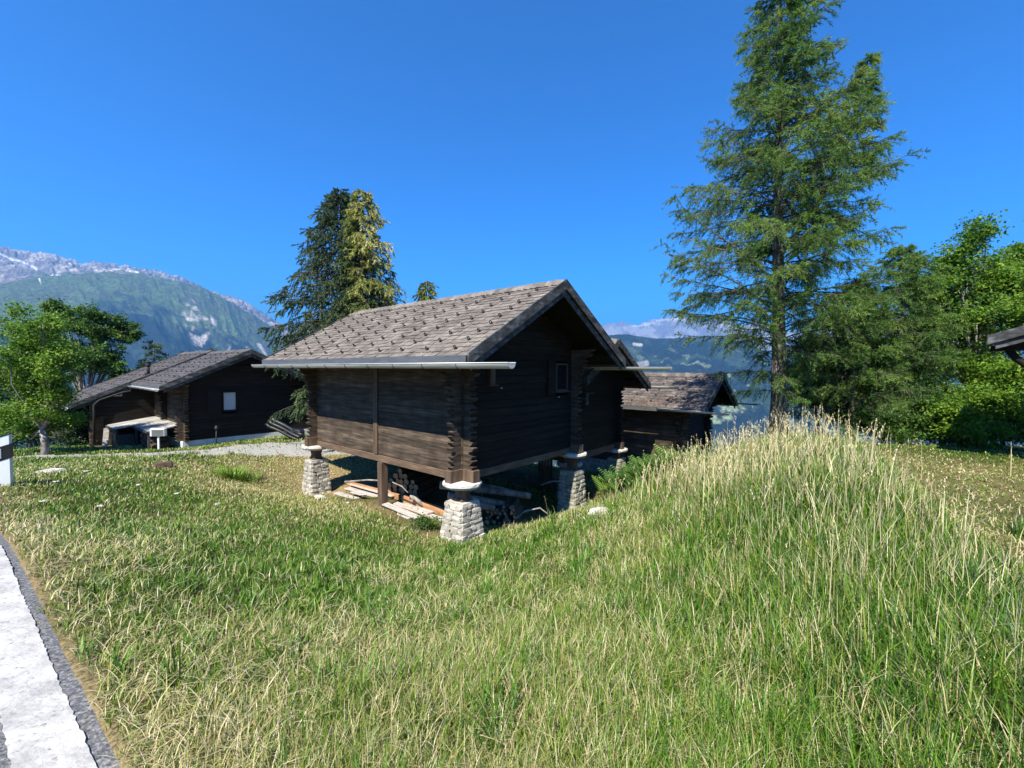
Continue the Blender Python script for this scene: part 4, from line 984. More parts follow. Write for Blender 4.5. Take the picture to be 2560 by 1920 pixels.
def broadleaf(name, label, base, blobs, mt, leaf, nleaf, rng, trunk_r=.12, bark='palebark', cat='tree', ncl=26, sig=.15, bias=.4, group=None, stems=1, fork=.35, rag=5):
    """blobs: (x,y,z,rx,rz,weight) world ellipsoids"""
    bx, by, bz = base; root = tag(empty(name, base), label, cat, group); off = np.array(base)
    if rag:
        nb = []
        for (x, y, z, rx, rz, w) in blobs:
            for q in range(rag):
                d = norm(rng.normal(size=3)); f = rng.uniform(.45, 1.0) if q else 0; k = rng.uniform(.32, .6) if q else .7
                nb.append((x + d[0] * rx * f * 1.1, y + d[1] * rx * f * 1.1, z + d[2] * rz * f * 1.15, rx * k * 1.15, rz * k * 1.05, w * k))
        blobs = nb; ncl = max(5, int(ncl / 2.6))
    m = MB(); wt = np.array([b[5] for b in blobs], float); wt /= wt.sum(); C = []; clW = []
    cen = np.mean([[b[0], b[1], b[2]] for b in blobs], 0); zf = bz + (cen[2] - bz) * fork
    for s in range(stems):
        ox, oy = (rng.normal(0, .18, 2) if stems > 1 else (0, 0))
        f = Vector((bx + ox + (cen[0] - bx) * .3, by + oy + (cen[1] - by) * .3, zf)); r_ = trunk_r * (1 if stems == 1 else .6)
        m.tube([(bx + ox, by + oy, bz - .15), ((bx + ox + f.x) / 2 + .04, (by + oy + f.y) / 2, (bz + zf) / 2), tuple(f)], [r_ * 1.15, r_, r_ * .8], 9)
    for b, w in zip(blobs, wt):
        n = max(3, int(ncl * len(blobs) * w)); d = norm(rng.normal(size=(n, 3))) * (rng.random((n, 1)) ** .4)
        P = np.array(b[:3]) + d * np.array([b[3], b[3], b[4]]); C.append(P)
        mid = Vector(b[:3]); j = f.lerp(mid, .55) + Vector(rng.normal(0, .12, 3)); m.tube([tuple(f), tuple(j), tuple(mid)], [r_ * .30, r_ * .22, r_ * .10], 6, cap=False)
        for p in P[::4]: m.tube([tuple(j.lerp(mid, rng.random())), tuple(Vector(p) * .5 + mid * .5 + Vector(rng.normal(0, .08, 3))), tuple(p)], [r_ * .16, r_ * .1, .006], 4, cap=False)
    m.build('trunk', bark, root, base)
    C = np.concatenate(C); tone = rng.normal(0, .17, len(C)); i = rng.integers(0, len(C), nleaf); sg_ = sig * rng.uniform(.6, 1.3, len(C))
    p = C[i] + rng.normal(size=(nleaf, 3)) * sg_[i][:, None] * np.array([1, 1, .62])
    nrm = norm(rng.normal(size=(nleaf, 3)) * .75 + np.array([0, -.15, .75])); a = norm(np.cross(nrm, norm(rng.normal(size=(nleaf, 3))))); bb = np.cross(nrm, a)
    l = (leaf * rng.uniform(.6, 1.3, nleaf))[:, None]
    V = np.stack([p - a * l * .5, p + bb * l * .3 + nrm * l * .06, p + a * l * .5 - nrm * l * .12, p - bb * l * .3 + nrm * l * .06], 1).reshape(-1, 3)
    rn = np.repeat(np.clip(bias + tone[i] + rng.normal(0, .12, nleaf), 0, 1), 4)
    np_mesh('crown', V - off, np.arange(nleaf * 4).reshape(-1, 4), mt, root, rnd=rn)
    return root
def B(px, py, Y, rpx, rpy, w=1): p = at(px, py, Y); return (p.x, p.y, p.z, rpx * Y / 1080, rpy * Y / 1080, w)
def basept(px, Y): p = at(px, 1100, Y); return (p.x, p.y, h(p.x, p.y) - .05)

def left_trees():
    r = np.random.default_rng(31)
    broadleaf('rowan_tree', 'light green leafy tree with slim forked trunk at the left', basept(112, 14.0), [B(100, 860, 14, 75, 60, 1.5), B(60, 950, 14, 55, 60, 1.2), B(135, 925, 14, 58, 60, 1.3), B(85, 1010, 14, 66, 38, 1), B(150, 985, 14, 26, 40, .5), B(30, 900, 14.4, 40, 50, .7), B(40, 1050, 14.6, 50, 40, 1.1), B(120, 1060, 14.6, 55, 30, .9), B(75, 830, 14.3, 45, 45, .8)], 'lightleaf', .085, 34000, r, .10, 'palebark', bias=.42)
    broadleaf('birch_tree', 'mid green tree with pale crooked limbs behind the light green one', basept(215, 23), [B(165, 800, 23, 42, 38, .9), B(245, 815, 23, 50, 42, 1.1), B(265, 880, 23, 62, 50, 1.4), B(290, 930, 23, 38, 38, .7), B(200, 880, 23, 60, 60, 1.2), B(140, 770, 23, 18, 18, .3)], 'midleaf', .12, 34000, r, .16, 'palebark', bias=.42)
    broadleaf('dark_shrub', 'dark leafy shrub filling the gap beside the chalet wing', basept(192, 17.5), [B(188, 1035, 17.5, 34, 34, 1), B(190, 1090, 17.5, 32, 34, 1), B(150, 1070, 17.8, 34, 40, .8), B(20, 1060, 18, 60, 40, 1), B(85, 1040, 18.4, 50, 40, 1)], 'darkleaf', .08, 14000, r, .08, 'branchbark', 'shrub', bias=.35, stems=3)
    k = 0
    for px, Y, top, lab in ((-60, 24, 830, 'dark roadside tree cut by the left edge'), (20, 38, 980, 'far dark tree above the second marker post'), (95, 44, 990, 'far green tree over the distant road bend'), (-20, 34, 900, 'tree crown behind the light green tree at far left'), (150, 50, 980, 'distant dark tree seen through the light green one'), (55, 56, 960, 'farthest dark tree behind the road bend')):
        s = (1075 - top) / 2; b = basept(px, Y)
        broadleaf('roadside_tree', lab, b, [B(px, top + s * .8, Y, s * .9, s * .8, 1), B(px + 25, top + s * 1.4, Y, s, s * .7, 1.2), B(px - 30, top + s * 1.5, Y, s * .8, s * .7, 1)], ('darkleaf', 'midleaf')[k % 2], .008 * Y, 7000, r, .2, 'branchbark', bias=.4, sig=.02 * Y, group='trees beyond the far road'); k += 1
left_trees()

def right_trees():
    r = np.random.default_rng(41)
    broadleaf('maple_tree', 'light green maple rising highest among the right hand trees', basept(2440, 12.5), [B(2430, 600, 12.5, 38, 40, .5), B(2400, 680, 12.5, 75, 55, 1), B(2480, 700, 12.5, 75, 60, 1), B(2440, 780, 12.5, 100, 60, 1.3), B(2350, 790, 12.8, 70, 60, .9), B(2530, 790, 12.3, 60, 80, .9), B(2290, 740, 13, 60, 50, .8), B(2420, 860, 12.5, 110, 45, 1)], 'lightleaf', .085, 30000, r, .10, 'palebark', bias=.38)
    broadleaf('maple_tree', 'leafy tree running out of the right edge, behind the chalet roof corner', basept(2600, 11.5), [B(2590, 700, 11.5, 70, 80, 1), B(2620, 840, 11.5, 90, 80, 1), B(2550, 660, 12.5, 40, 45, .5), B(2545, 940, 11.2, 70, 50, .9)], 'lightleaf', .09, 20000, r, .11, 'palebark', bias=.45)
    broadleaf('hazel_bush', 'bright green hazel bush at the foot of the trees, far right', basept(2470, 11.2), [B(2470, 1010, 11.2, 95, 55, 1.4), B(2400, 1050, 11.0, 80, 45, 1.2), B(2540, 1060, 10.8, 70, 50, 1), B(2520, 960, 11.2, 60, 45, .9), B(2450, 1085, 11, 110, 25, 1)], 'lightleaf', .075, 34000, r, .05, 'branchbark', 'bush', bias=.5, stems=5)
    broadleaf('alder_thicket', 'dense dark green bush between larch trunk and hazel', basept(2250, 12.2), [B(2190, 960, 12.2, 90, 55, 1.2), B(2280, 940, 12.2, 90, 75, 1.3), B(2330, 1010, 11.8, 85, 55, 1.2), B(2230, 1040, 11.8, 90, 40, 1.1), B(2120, 1010, 12.4, 70, 50, 1), B(2340, 880, 12.6, 75, 60, .9), B(2260, 1075, 11.8, 130, 30, 1.3), B(2380, 1060, 12, 80, 40, 1)], 'midleaf', .07, 44000, r, .06, 'branchbark', 'bush', bias=.5, stems=5)
    broadleaf('dark_shrub', 'dark shadowed shrub right behind the larch trunk', basept(2030, 12.8), [B(2030, 930, 12.8, 60, 60, 1), B(2060, 1000, 12.8, 70, 45, 1), B(2010, 880, 13, 40, 40, .6), B(2100, 900, 13.2, 60, 60, .9)], 'darkleaf', .065, 16000, r, .05, 'branchbark', 'shrub', bias=.22, stems=4)
    rng = np.random.default_rng(77)
    com = dict(twigs=24, nk=32, nl=.075, nw=.014, hang=.5, tw_len=.40, rise=.36, droop=.42, tipup=.2, bias=.42, gap=.12, rise_n=.2, tone_n=.16)
    for px, top, Y, wl, wr, lab in ((2250, 618, 12.0, 2.2, 1.3, 'young larch with feathery boughs between the tall larch and the maple'), (2130, 700, 11.8, 1.9, 1.5, 'low larch spreading right of the tall larch trunk'), (2360, 640, 13.6, 1.4, 1.4, 'slender larch in front of the maple crown')):
        p = at(px, 1050, Y); q = at(px + 8, top, Y); t = [(p.x, Y, h(p.x, Y) - .1), tuple((p + q) * .5), tuple(q)]; z1 = q.z
        make_conifer('young_larch', lab, 'tree', t, .07, 'larch', 'larchbark', rng, [dict(trunk=t, r0=.1, prof=lambda z, az, z1=z1, wl=wl, wr=wr: (wl if math.cos(az) < 0 else wr) * min(1, ((z1 - z) / 2.6) ** .8 + .06), z0=z1 - 3.8, z1=z1, nbr=150, **com)], group='young larches by the tall larch')
right_trees()

# ------------------------------------------------------------ small plants
def fronds(name, label, cat, c, n, L, mt, rng, wid=.03, lean=1.0, rn=(.3, .12), spread=.12, group=None):
    root_z = h(c[0], c[1]); x = c[0] + rng.normal(0, spread, n); y = c[1] + rng.normal(0, spread, n); az = np.arctan2(y - c[1], x - c[0]) + rng.normal(0, .5, n)
    V, q, t, A = blades(x, y, L * rng.uniform(.6, 1.15, n), np.full(n, wid), np.abs(rng.normal(lean, .3, n)), np.clip(rng.normal(rn[0], rn[1], n), 0, 1), rng, None, az)
    o = np_mesh(name, V - np.array([c[0], c[1], root_z]), [q, t], mt, rnd=A); o.location = (c[0], c[1], root_z)
    return tag(o, label, cat, group)
def plants():
    r = np.random.default_rng(51)
    p = gp(588, 1196); fronds('daylily_clump', 'arching clump of yellow green strap leaves on the dry lawn', 'plant', (p.x, p.y), 260, .42, 'grass', r, .022, 1.0, (.40, .10), .20)
    for px, py, L, lab in ((905, 1400, .16, 'leafy dock plant in the grass left of the near pillar'), (800, 1500, .17, 'pale green broad leaved weed in the middle of the meadow'), (760, 1530, .14, 'small broad leaved weed just left of the pale green one'), (2180, 1480, .2, 'broad leaved weed in the tall grass at the right')):
        p = gp(px, py); fronds('broadleaf_weed', lab, 'plant', (p.x, p.y), 34, L, 'lightleaf', r, .035, .9, (.5, .15), .05, 'broad leaved weeds in the meadow')
    p = gp(1050, 1322)
    broadleaf('garden_shrub', 'low leafy plant growing at the end of the grey planks', (p.x, p.y, p.z), [(p.x, p.y, p.z + .13, .26, .12, 1), (p.x + .22, p.y - .02, p.z + .10, .18, .1, .7)], 'midleaf', .04, 1100, r, .012, 'branchbark', 'plant', bias=.45, sig=.06, stems=4)
    # ferns: pinnate fronds
    c0 = gp(1628, 1225); cz = c0; P = []; V = []; A = []
    for k in range(230):
        ox, oy = r.uniform(-.85, .8), r.normal(0, .38); bx, by = c0.x + ox, c0.y + .25 + oy; bz = h(bx, by); az = r.random() * 6.28; L = r.uniform(.5, .95); ln = r.uniform(.35, .8); tn = r.normal(.5, .16)
        hd = np.array([math.cos(az), math.sin(az), 0]); sd = np.array([-hd[1], hd[0], 0])
        for i in range(3, 20):
            t = i / 20; c = np.array([bx, by, bz]) + hd * L * ln * t * t + np.array([0, 0, 1]) * L * (t - .35 * ln * t * t); wl = .20 * L * math.sin(math.pi * min(1, t * .9 + .1)) ** .8 + .01
            for sg_ in (-1, 1):
                tip = c + sd * sg_ * wl + hd * .04 - np.array([0, 0, .02 + .25 * wl]); e = hd * .016 + np.array([0, 0, .006])
                V += [c - e, c + e, tip * .35 + c * .65 + e * 1.3, tip]; A += [tn] * 4
    o = np_mesh('fern_clump', np.array(V) - np.array([c0.x, c0.y, c0.z]), np.arange(len(V)).reshape(-1, 4), 'midleaf', rnd=np.clip(np.array(A) + r.normal(0, .05, len(A)), 0, 1))
    o.location = c0; tag(o, 'fern bush growing between the granary and the grassy mound', 'fern')
    # white flowers
    fl = [(105, 1290), (215, 1205), (345, 1240), (440, 1262), (250, 1300), (140, 1235)]
    labs = ['white yarrow flower nearest the road edge at left', 'white flower head nearest the gravel path', 'white flower head in mid lawn below the brown rock', 'rightmost white flower head on the left lawn', 'white flower head low on the left lawn', 'white flower head beside the marker post side of the lawn']
    for (px, py), lb in zip(fl, labs):
        p = gp(px, py); m = MB(); m.tube([(0, 0, 0), (.01, 0, .12), (.015, .0, .2)], .003, 4)
        m2 = MB()
        for k in range(16):
            a = r.random() * 6.28; q = math.sqrt(r.random()) * .035; m2.rock((.015 + q * math.cos(a), q * math.sin(a), .205 + r.random() * .008), (.009, .009, .004), .1)
        e = tag(empty('white_flower', p), lb, 'flower', 'white flowers in the left lawn'); m.build('stem', 'branchbark', e); m2.build('flower_head', 'paint', e)
plants()

# ------------------------------------------------------------ mountains
def tabf(tab):
    az = []; e = []
    for px, py in tab:
        p = at(px, py, 1.0); a = math.atan2(p.x, p.y); az.append(a); e.append(p.z / math.hypot(p.x, p.y))
    return lambda t: np.interp(t, az, e)
def ridged(x, y, o, s):
    t = 0; a = .5
    for k in range(o): t = t + a * (1 - np.abs(2 * vn(x, y, s + k * 13) - 1)); x = x * 2.1; y = y * 2.1; a *= .5
    return t
def seg_d(px, py, pts):
    b = np.full(px.shape, 1e9)
    for (ax, ay), (bx, by) in zip(pts[:-1], pts[1:]):
        dx, dy = bx - ax, by - ay; t = np.clip(((px - ax) * dx + (py - ay) * dy) / (dx * dx + dy * dy), 0, 1)
        b = np.minimum(b, np.hypot(px - ax - t * dx, py - ay - t * dy))
    return b
def mountain(name, a0, a1, na, rad_, nr, zfun, cfun, mt):
    p0 = at(a0, 930, 1); p1 = at(a1, 930, 1)
    T = np.linspace(math.atan2(p0.x, p0.y), math.atan2(p1.x, p1.y), na); R = np.linspace(rad_[0], rad_[1], nr)
    TT, RR = np.meshgrid(T, R); Z = zfun(TT, RR); X = RR * np.sin(TT); Y = RR * np.cos(TT)
    j, i = np.meshgrid(np.arange(nr - 1), np.arange(na - 1), indexing='ij'); a = (j * na + i).ravel()
    C = cfun(TT, RR, X, Y, Z)
    V = np.stack([X, Y, Z], -1).reshape(-1, 3)
    o = np_mesh(name, V, np.stack([a + na, a + na + 1, a + 1, a], -1), mt, smooth=True)
    at_ = o.data.attributes.new('Col', 'FLOAT_COLOR', 'POINT'); at_.data.foreach_set('color', np.concatenate([np.clip(C, 0, 1), np.ones(C.shape[:2] + (1,))], -1).astype(np.float32).ravel())
    return tag(o, kind='structure')
def mmat():
    m, nt, p = newmat('mountain_cover'); L = nt.links
    a = N(nt, 'ShaderNodeAttribute', attribute_name='Col'); tc = N(nt, 'ShaderNodeTexCoord')
    n = N(nt, 'ShaderNodeTexNoise'); n.inputs['Scale'].default_value = .03; n.inputs['Detail'].default_value = 5; n.inputs['Roughness'].default_value = .7; L.new(tc.outputs['Object'], n.inputs['Vector'])
    r = ramp(nt, [(.45,) * 3, (1.0,) * 3, (1.55,) * 3], [.34, .5, .66]); L.new(n.outputs[0], r.inputs[0])
    L.new(mixrgb(nt, 'MULTIPLY', 1.0, a.outputs['Color'], r.outputs[0]), p.inputs['Base Color'])
    b = N(nt, 'ShaderNodeBump'); b.inputs['Strength'].default_value = 1; b.inputs['Distance'].default_value = 14; L.new(n.outputs[0], b.inputs['Height']); L.new(b.outputs[0], p.inputs['Normal'])
    p.inputs['Roughness'].default_value = 1; p.inputs['Specular IOR Level'].default_value = 0; return m
MM = mmat()
def lerp3(a, b, t): return np.asarray(a) * (1 - t[..., None]) + np.asarray(b) * t[..., None]
FOREST = (.011, .020, .015); MEADOW = (.07, .092, .04); ROCK = (.15, .13, .115); SCREE = (.33, .295, .25); SNOW = (.62, .62, .62)
def pix(T, Z, R):
    X = R * np.sin(T); Y = R * np.cos(T); return 1280 + 1080 * X / Y, 923.5 + (X / Y) * 5.4 - 1080 * Z / Y
def left_range():
    ridge = tabf([(-900, 700), (-300, 640), (-60, 600), (0, 615), (31, 622), (69, 628), (131, 632), (165, 643), (199, 659), (247, 652), (262, 656), (299, 662), (320, 664), (344, 670), (388, 674), (412, 683), (457, 692), (481, 705), (533, 731), (570, 739), (590, 745), (603, 748), (653, 779), (694, 803), (722, 822), (770, 850), (900, 900), (1100, 960)])
    sh = tabf([(-900, 760), (-300, 720), (0, 716), (80, 700), (165, 690), (250, 683), (325, 684), (420, 697), (500, 716), (560, 745), (640, 795), (694, 832), (760, 872), (900, 925), (1100, 985)])
    def z(T, R):
        rf, rs, rr = 2300., 5400., 7800.; es, er = sh(T), ridge(T); zs = es * rs; zr_ = er * rr
        t1 = np.clip((R - rf) / (rs - rf), 0, 1); t2 = np.clip((R - rs) / (rr - rs), 0, 1); t3 = np.clip((R - rr) / 1800, 0, 1)
        f = -900 + (zs + 900) * (t1 ** .92); Z = np.where(R < rs, f, zs + (zr_ - zs) * (t2 * .35 + .65 * t2 * t2))
        g = ridged(T * 13 + R * .0007, R * .0011, 5, 3) - .62; g2 = ridged(T * 34 + R * .0009, R * .0028, 4, 31) - .62
        env = np.sin(np.pi * np.clip((R - rf) / (rr - rf), 0, 1)) ; rock = ss(5600, 6600, R)
        Z = Z + g * 260 * env * (.25 + .75 * (1 - ss(4300, 5300, R) * (1 - ss(5600, 6500, R)))) + g2 * (60 + 240 * rock) * env + (fbm(T * 230, R * .006, 4, 8) - .45) * 75 * rock
        return Z - t3 * 1100
    def c(T, R, X, Y, Z):
        n = fbm(X * .0011, Y * .0011, 5, 4); n2 = fbm(X * .006, Y * .006, 4, 14); px, py = pix(T, Z, R)
        C = lerp3(FOREST, (.026, .040, .024), ss(.45, .62, n2))
        mw = ss(.57, .66, fbm(X * .002, Y * .004, 4, 77)) * .6; C = C * (1 - mw[..., None]) + np.array([.08, .11, .045]) * mw[..., None]
        rm = R + (n - .5) * 1500 + (n2 - .5) * 400
        C = C * (1 - ss(4450, 4650, rm)[..., None]) + lerp3(MEADOW, (.075, .11, .04), ss(.4, .6, n2)) * ss(4450, 4650, rm)[..., None]
        rk = ss(5750, 6150, rm + 200 * ss(200, 0, px)); C = C * (1 - rk[..., None]) + lerp3(ROCK, SCREE, ss(.42, .62, n2)) * rk[..., None]
        d = seg_d(px, py, [(481, 758), (466, 780), (478, 812), (491, 838), (500, 880)]); d2 = seg_d(px, py, [(486, 765), (505, 800), (533, 806), (508, 850), (500, 878)]); wv = 10 + 22 * (n2 - .4)
        sc = .85 * (1 - ss(.5, 1.25, np.minimum(d / np.maximum(wv * 1.0, 2), d2 / np.maximum(wv * .8, 2)))) * ss(.38, .52, fbm(X * .014, Y * .014, 3, 55))
        d3 = seg_d(px, py, [(648, 862), (666, 888)]); sc = np.maximum(sc, 1 - ss(3, 6, d3 + 6 * (n2 - .4)))
        sp_ = ss(.66, .72, fbm(X * .011, Y * .006, 3, 91)) * ss(700, 760, px + (py - 700)) * ss(420, 520, px) * .55
        sc = np.maximum(sc, sp_)
        C = C * (1 - sc[..., None]) + np.array([.40, .36, .31]) * sc[..., None]
        sn = np.zeros_like(n)
        for pts, w in (([(7, 636), (40, 652), (60, 655), (100, 674)], 3.4), ([(160, 671), (178, 671)], 2.2), ([(180, 661), (188, 664)], 1.6), ([(147, 689), (158, 691)], 2), ([(288, 675), (305, 676)], 1.6), ([(330, 680), (352, 683)], 2.2), ([(242, 679), (257, 679)], 1.4), ([(135, 690), (140, 689)], 1.4), ([(106, 700), (110, 712)], 1.6)):
            sn = np.maximum(sn, 1 - ss(w * .3, w * 1.2, seg_d(px, py, pts) + 7 * (n2 - .42)))
        return C * (1 - sn[..., None]) + np.array(SNOW) * sn[..., None]
    mountain('mountain_range', -620, 1080, 1100, (2300, 9600), 330, z, c, MM)
left_range()
def simple(name, tab, r0, r1, r2, a0, a1, na, nr, amp, cf, fz=(16, .0012), foot=-900, conc=1.0, fine=0):
    e = tabf(tab)
    def z(T, R):
        t = np.clip((R - r0) / (r1 - r0), 0, 1); t3 = np.clip((R - r1) / (r2 - r1), 0, 1)
        Z = foot + (e(T) * r1 - foot) * t ** conc; env = np.sin(np.pi * t)
        return Z + (ridged(T * fz[0], R * fz[1], 4, 5) - .62) * amp * env + fine * (fbm(T * 300, R * .004, 3, 66) - .45) * t ** 4 - t3 * 1000
    return mountain(name, a0, a1, na, (r0, r2), nr, z, cf, MM)
def forest_c(T, R, X, Y, Z):
    n2 = fbm(X * .007, Y * .007, 4, 24); px, py = pix(T, Z, R); C = lerp3(FOREST, (.03, .05, .025), ss(.45, .62, n2))
    v = ss(.60, .66, fbm(X * .009 + 7, Y * .009, 4, 41)) * ss(-.2, .9, (py - 860) / 120.0)
    C = lerp3(C * 1.0, (.30, .34, .20), v) if False else C * (1 - v[..., None] * .75) + np.array([.28, .33, .17]) * v[..., None] * .75
    d = seg_d(px, py, [(1583, 861), (1602, 863)]); d2 = seg_d(px, py, [(1595, 912), (1615, 908)])
    s_ = np.maximum(1 - ss(2.5, 5, d + 4 * (n2 - .4)), (1 - ss(5, 11, d2 + 10 * (n2 - .4))) * .6)
    w = (vn(X * .05, Y * .05, 3) > .93) * ss(900, 1000, py) * .6
    s_ = np.maximum(s_, w); return C * (1 - s_[..., None]) + np.array([.36, .35, .31]) * s_[..., None]
simple('forested_hill', [(900, 960), (1200, 890), (1400, 850), (1520, 838), (1560, 835), (1600, 841), (1640, 846), (1700, 845), (1800, 842), (1830, 851), (1870, 868), (1900, 882), (1930, 903), (1960, 930), (2050, 980), (2300, 1060)], 2000, 4600, 5600, 880, 2320, 620, 170, 150, forest_c, conc=.8, fine=14)
def peak_c(T, R, X, Y, Z):
    n2 = fbm(X * .003, Y * .003, 4, 24); C = lerp3((.20, .18, .18), (.36, .34, .33), ss(.4, .6, n2)); s_ = ss(.60, .68, fbm(X * .002 + 3, Z * .012, 4, 9)) * .8
    lo = ss(700, 300, Z); C = C * (1 - lo[..., None]) + np.array([.12, .15, .09]) * lo[..., None]
    return C * (1 - s_[..., None]) + np.array(SNOW) * s_[..., None]
simple('distant_peaks', [(1100, 900), (1300, 850), (1440, 828), (1500, 806), (1510, 811), (1521, 807), (1540, 806), (1554, 802), (1571, 808), (1590, 811), (1598, 812), (1608, 804), (1625, 799), (1660, 795), (1700, 780), (1745, 800), (1800, 790), (1850, 812), (1900, 800), (1960, 830), (2060, 815), (2200, 850), (2400, 830), (2700, 860)], 9000, 13800, 15200, 1100, 2750, 900, 110, 700, peak_c, fz=(34, .0006), conc=1.3, fine=120)
simple('blue_foothills', [(1350, 960), (1600, 900), (1760, 868), (1850, 850), (1900, 872), (1960, 893), (2050, 880), (2200, 900), (2500, 870), (2800, 900)], 5600, 8400, 9000, 1350, 2800, 500, 90, 260, forest_c, conc=.9, fine=30)

# ------------------------------------------------------------ roadside and yard objects
def marker_post(px, py, Y, yaw, label, k=1.0, hgt=.83):
    p = at(px, py, Y); z0 = h(p.x, p.y); e = tag(empty('marker_post', (p.x, p.y, z0), yaw), label, 'marker post')
    w = .115 * k; d = .06 * k; H_ = hgt
    m = MB(); zt = lambda x: H_ - .10 * k + .085 * k * (x + w) / (2 * w)
    m.prism([(-w, -d, -.1), (w, -d, -.1), (w, -d, zt(w)), (-w, -d, zt(-w))], (0, 2 * d, 0)); m.build('post', 'white', e, bevel=.006)
    b = MB(); zb = lambda x, o: H_ - o + .085 * k * (x + w) / (2 * w)
    b.prism([(-w - .004, -d - .004, zb(-w, .49)), (w + .004, -d - .004, zb(w, .49)), (w + .004, -d - .004, zb(w, .26)), (-w - .004, -d - .004, zb(-w, .26))], (0, 2 * d + .008, 0)); b.build('black_band', 'black', e)
    r = MB(); r.box(-.035 * k, .03 * k, -d - .012, -d - .0045, H_ - .40, H_ - .245); r.build('reflector', 'reflector', e, bevel=.004)
    c = MB(); c.prism([(-w - .006, -d - .006, zt(-w) + .001), (w + .006, -d - .006, zt(w) + .001), (w + .006, -d - .006, zt(w) + .014), (-w - .006, -d - .006, zt(-w) + .014)], (0, 2 * d + .012, 0)); c.build('cap', 'black', e)
    return e
marker_post(3, 1205, 6.9, rad(35), 'white road marker post with black band and grey reflector, nearest, at the left edge', 1.05, .84)
marker_post(53, 1113, 35, rad(30), 'tiny far white marker post standing by the distant road bend', 1.0, .9)
p = at(70, 1100, 37); m = MB(); m.tube([(0, 0, -.2), (0, 0, 2.1)], .05, 8); o = m.build('sign_pole', 'white'); o.location = (p.x, p.y, h(p.x, p.y)); tag(o, 'thin white pole beside the far road', 'pole')
def yard():
    # utility box
    p = at(397, 1122, 15.2); z = h(p.x, p.y); e = tag(empty('utility_box', (p.x, p.y, z), rad(8)), 'grey box with white frame on a thin post before the chalet lean-to', 'utility box')
    hb = at(397, 1081, 15.2).z - z
    m = MB(); m.box(-.025, .025, -.025, .025, -.2, hb - .12); m.build('post', 'white', e)
    m = MB(); m.box(-.23, .23, -.08, .08, hb - .13, hb + .14); m.build('box', 'white', e, bevel=.01)
    m = MB(); m.box(-.17, .21, -.087, -.081, hb - .11, hb + .10); m.build('door', 'boxgrey', e)
    # meter with pipe by chalet wall
    w = CH.world(1.0, -.22); m = MB(); z0 = h(w[0], w[1]); m.tube([(0, 0, 0), (0, 0, .62)], .02, 6); m.rock((0, 0, .68), (.07, .07, .09), .05); o = m.build('stand_pipe', 'frame'); o.location = (w[0], w[1], z0); tag(o, 'small grey standpipe in front of the chalet gable wall', 'standpipe')
    # black tubes at the end of the chalet
    r = random.Random(3); c = at(706, 1112, 16.4); z0 = h(c.x, c.y)
    for k, lb in enumerate(('lowest black plastic pipe in the bundle beside the chalet', 'middle black plastic pipe in the bundle beside the chalet', 'topmost black plastic pipe in the bundle beside the chalet')):
        pts = []
        for i in range(12):
            t = i / 11; pts.append((-.62 + 1.25 * t + .05 * k, .1 * k, .62 - .56 * t ** .6 + .10 * k * (1 - .3 * t) + .06 * math.sin(t * 5)))
        m = MB(); m.tube(pts, .055 + .012 * k, 10); o = m.build('plastic_pipe', 'black'); o.location = (c.x, c.y, z0); tag(o, lb, 'pipe', 'black pipes beside the chalet')
    m = MB(); m.rock((.35, .3, .28), (.35, .2, .12), .1); o = m.build('folded_tarpaulin', 'black'); o.location = (c.x, c.y, z0); tag(o, 'dark folded tarpaulin lying on the black pipes', 'tarpaulin')
    # rocks
    for px, py, s, mt, nm, lb in ((408, 1170, (.21, .13, .11), 'brownrock', 'rock', 'brown rock lying at the edge of the gravel path'), (110, 1184, (.36, .2, .04), 'rock', 'flat_stone', 'flat pale stone slab in the left lawn'),
                                  (545, 1185 + 78, (.05, .04, .03), 'rock', 'stone', 'small white stone in the left meadow'), (868, 1262, (.07, .05, .04), 'rock', 'stone', 'small pale stone before the grey planks'),
                                  (1262, 1305, (.15, .10, .09), 'rock', 'stone', 'pale stone in the shade right of the near pillar'), (1498, 1290, (.17, .08, .10), 'rock', 'stone', 'pale stone on the grass edge beside the far pillar'),
                                  (1552, 1250, (.14, .09, .08), 'rock', 'stone', 'pale stone at the foot of the fern bush'), (800, 1246, (.16, .1, .05), 'rock', 'stone', 'flat pale stone at the foot of the left pillar')):
        q = gp(px, py); m = MB(); m.rock((0, 0, s[2] * .4), s, .13, r.random() * 3); o = m.build(nm, mt); o.location = q; tag(o, lb, 'stone')
    for k, (x, y) in enumerate(((-.25, -.2), (-.4, .45))):
        c3 = C1 + v_ * (9.6 + x) + u_ * (-.52 + y - .2); z0 = h(c3.x, c3.y); m = MB(); m.rock((0, 0, .16), (.30 - .05 * k, .2, .2), .08, .8, .4); o = m.build('stone_block', 'rock'); o.location = (c3.x, c3.y, z0); tag(o, ('pale stone block at the corner of the low barn', 'smaller stone block against the low barn wall')[k], 'stone')
    # planks and fresh beams on the ground under the eaves
    def plank(P, Q, w, t, mt, lb, nm, grp, lift=0.02, mi=None):
        a = gp(*P); b = gp(*Q); a = a + Vector((0, 0, lift + t / 2)); b = b + Vector((0, 0, lift + t / 2)); L = (b - a).length
        m = MB(); m.obox((-L / 2, 0, 0), (L / 2, 0, 0), w, t); o = m.build(nm, mt, bevel=.004); o.location = (a + b) / 2; d = b - a
        o.rotation_euler = (0, -math.asin(d.z / L), math.atan2(d.y, d.x)); return tag(o, lb, 'timber', grp)
    gr = 'grey planks lying under the eaves'
    plank((842, 1236), (1030, 1300), .17, .03, 'plank', 'outermost long grey plank under the granary eaves', 'plank', gr, .03)
    plank((868, 1226), (1078, 1290), .17, .03, 'plank', 'long grey plank running beside the orange beams', 'plank', gr, .05)
    plank((880, 1219), (985, 1250), .14, .03, 'plank', 'short grey plank at the left end of the plank row', 'plank', gr, .08)
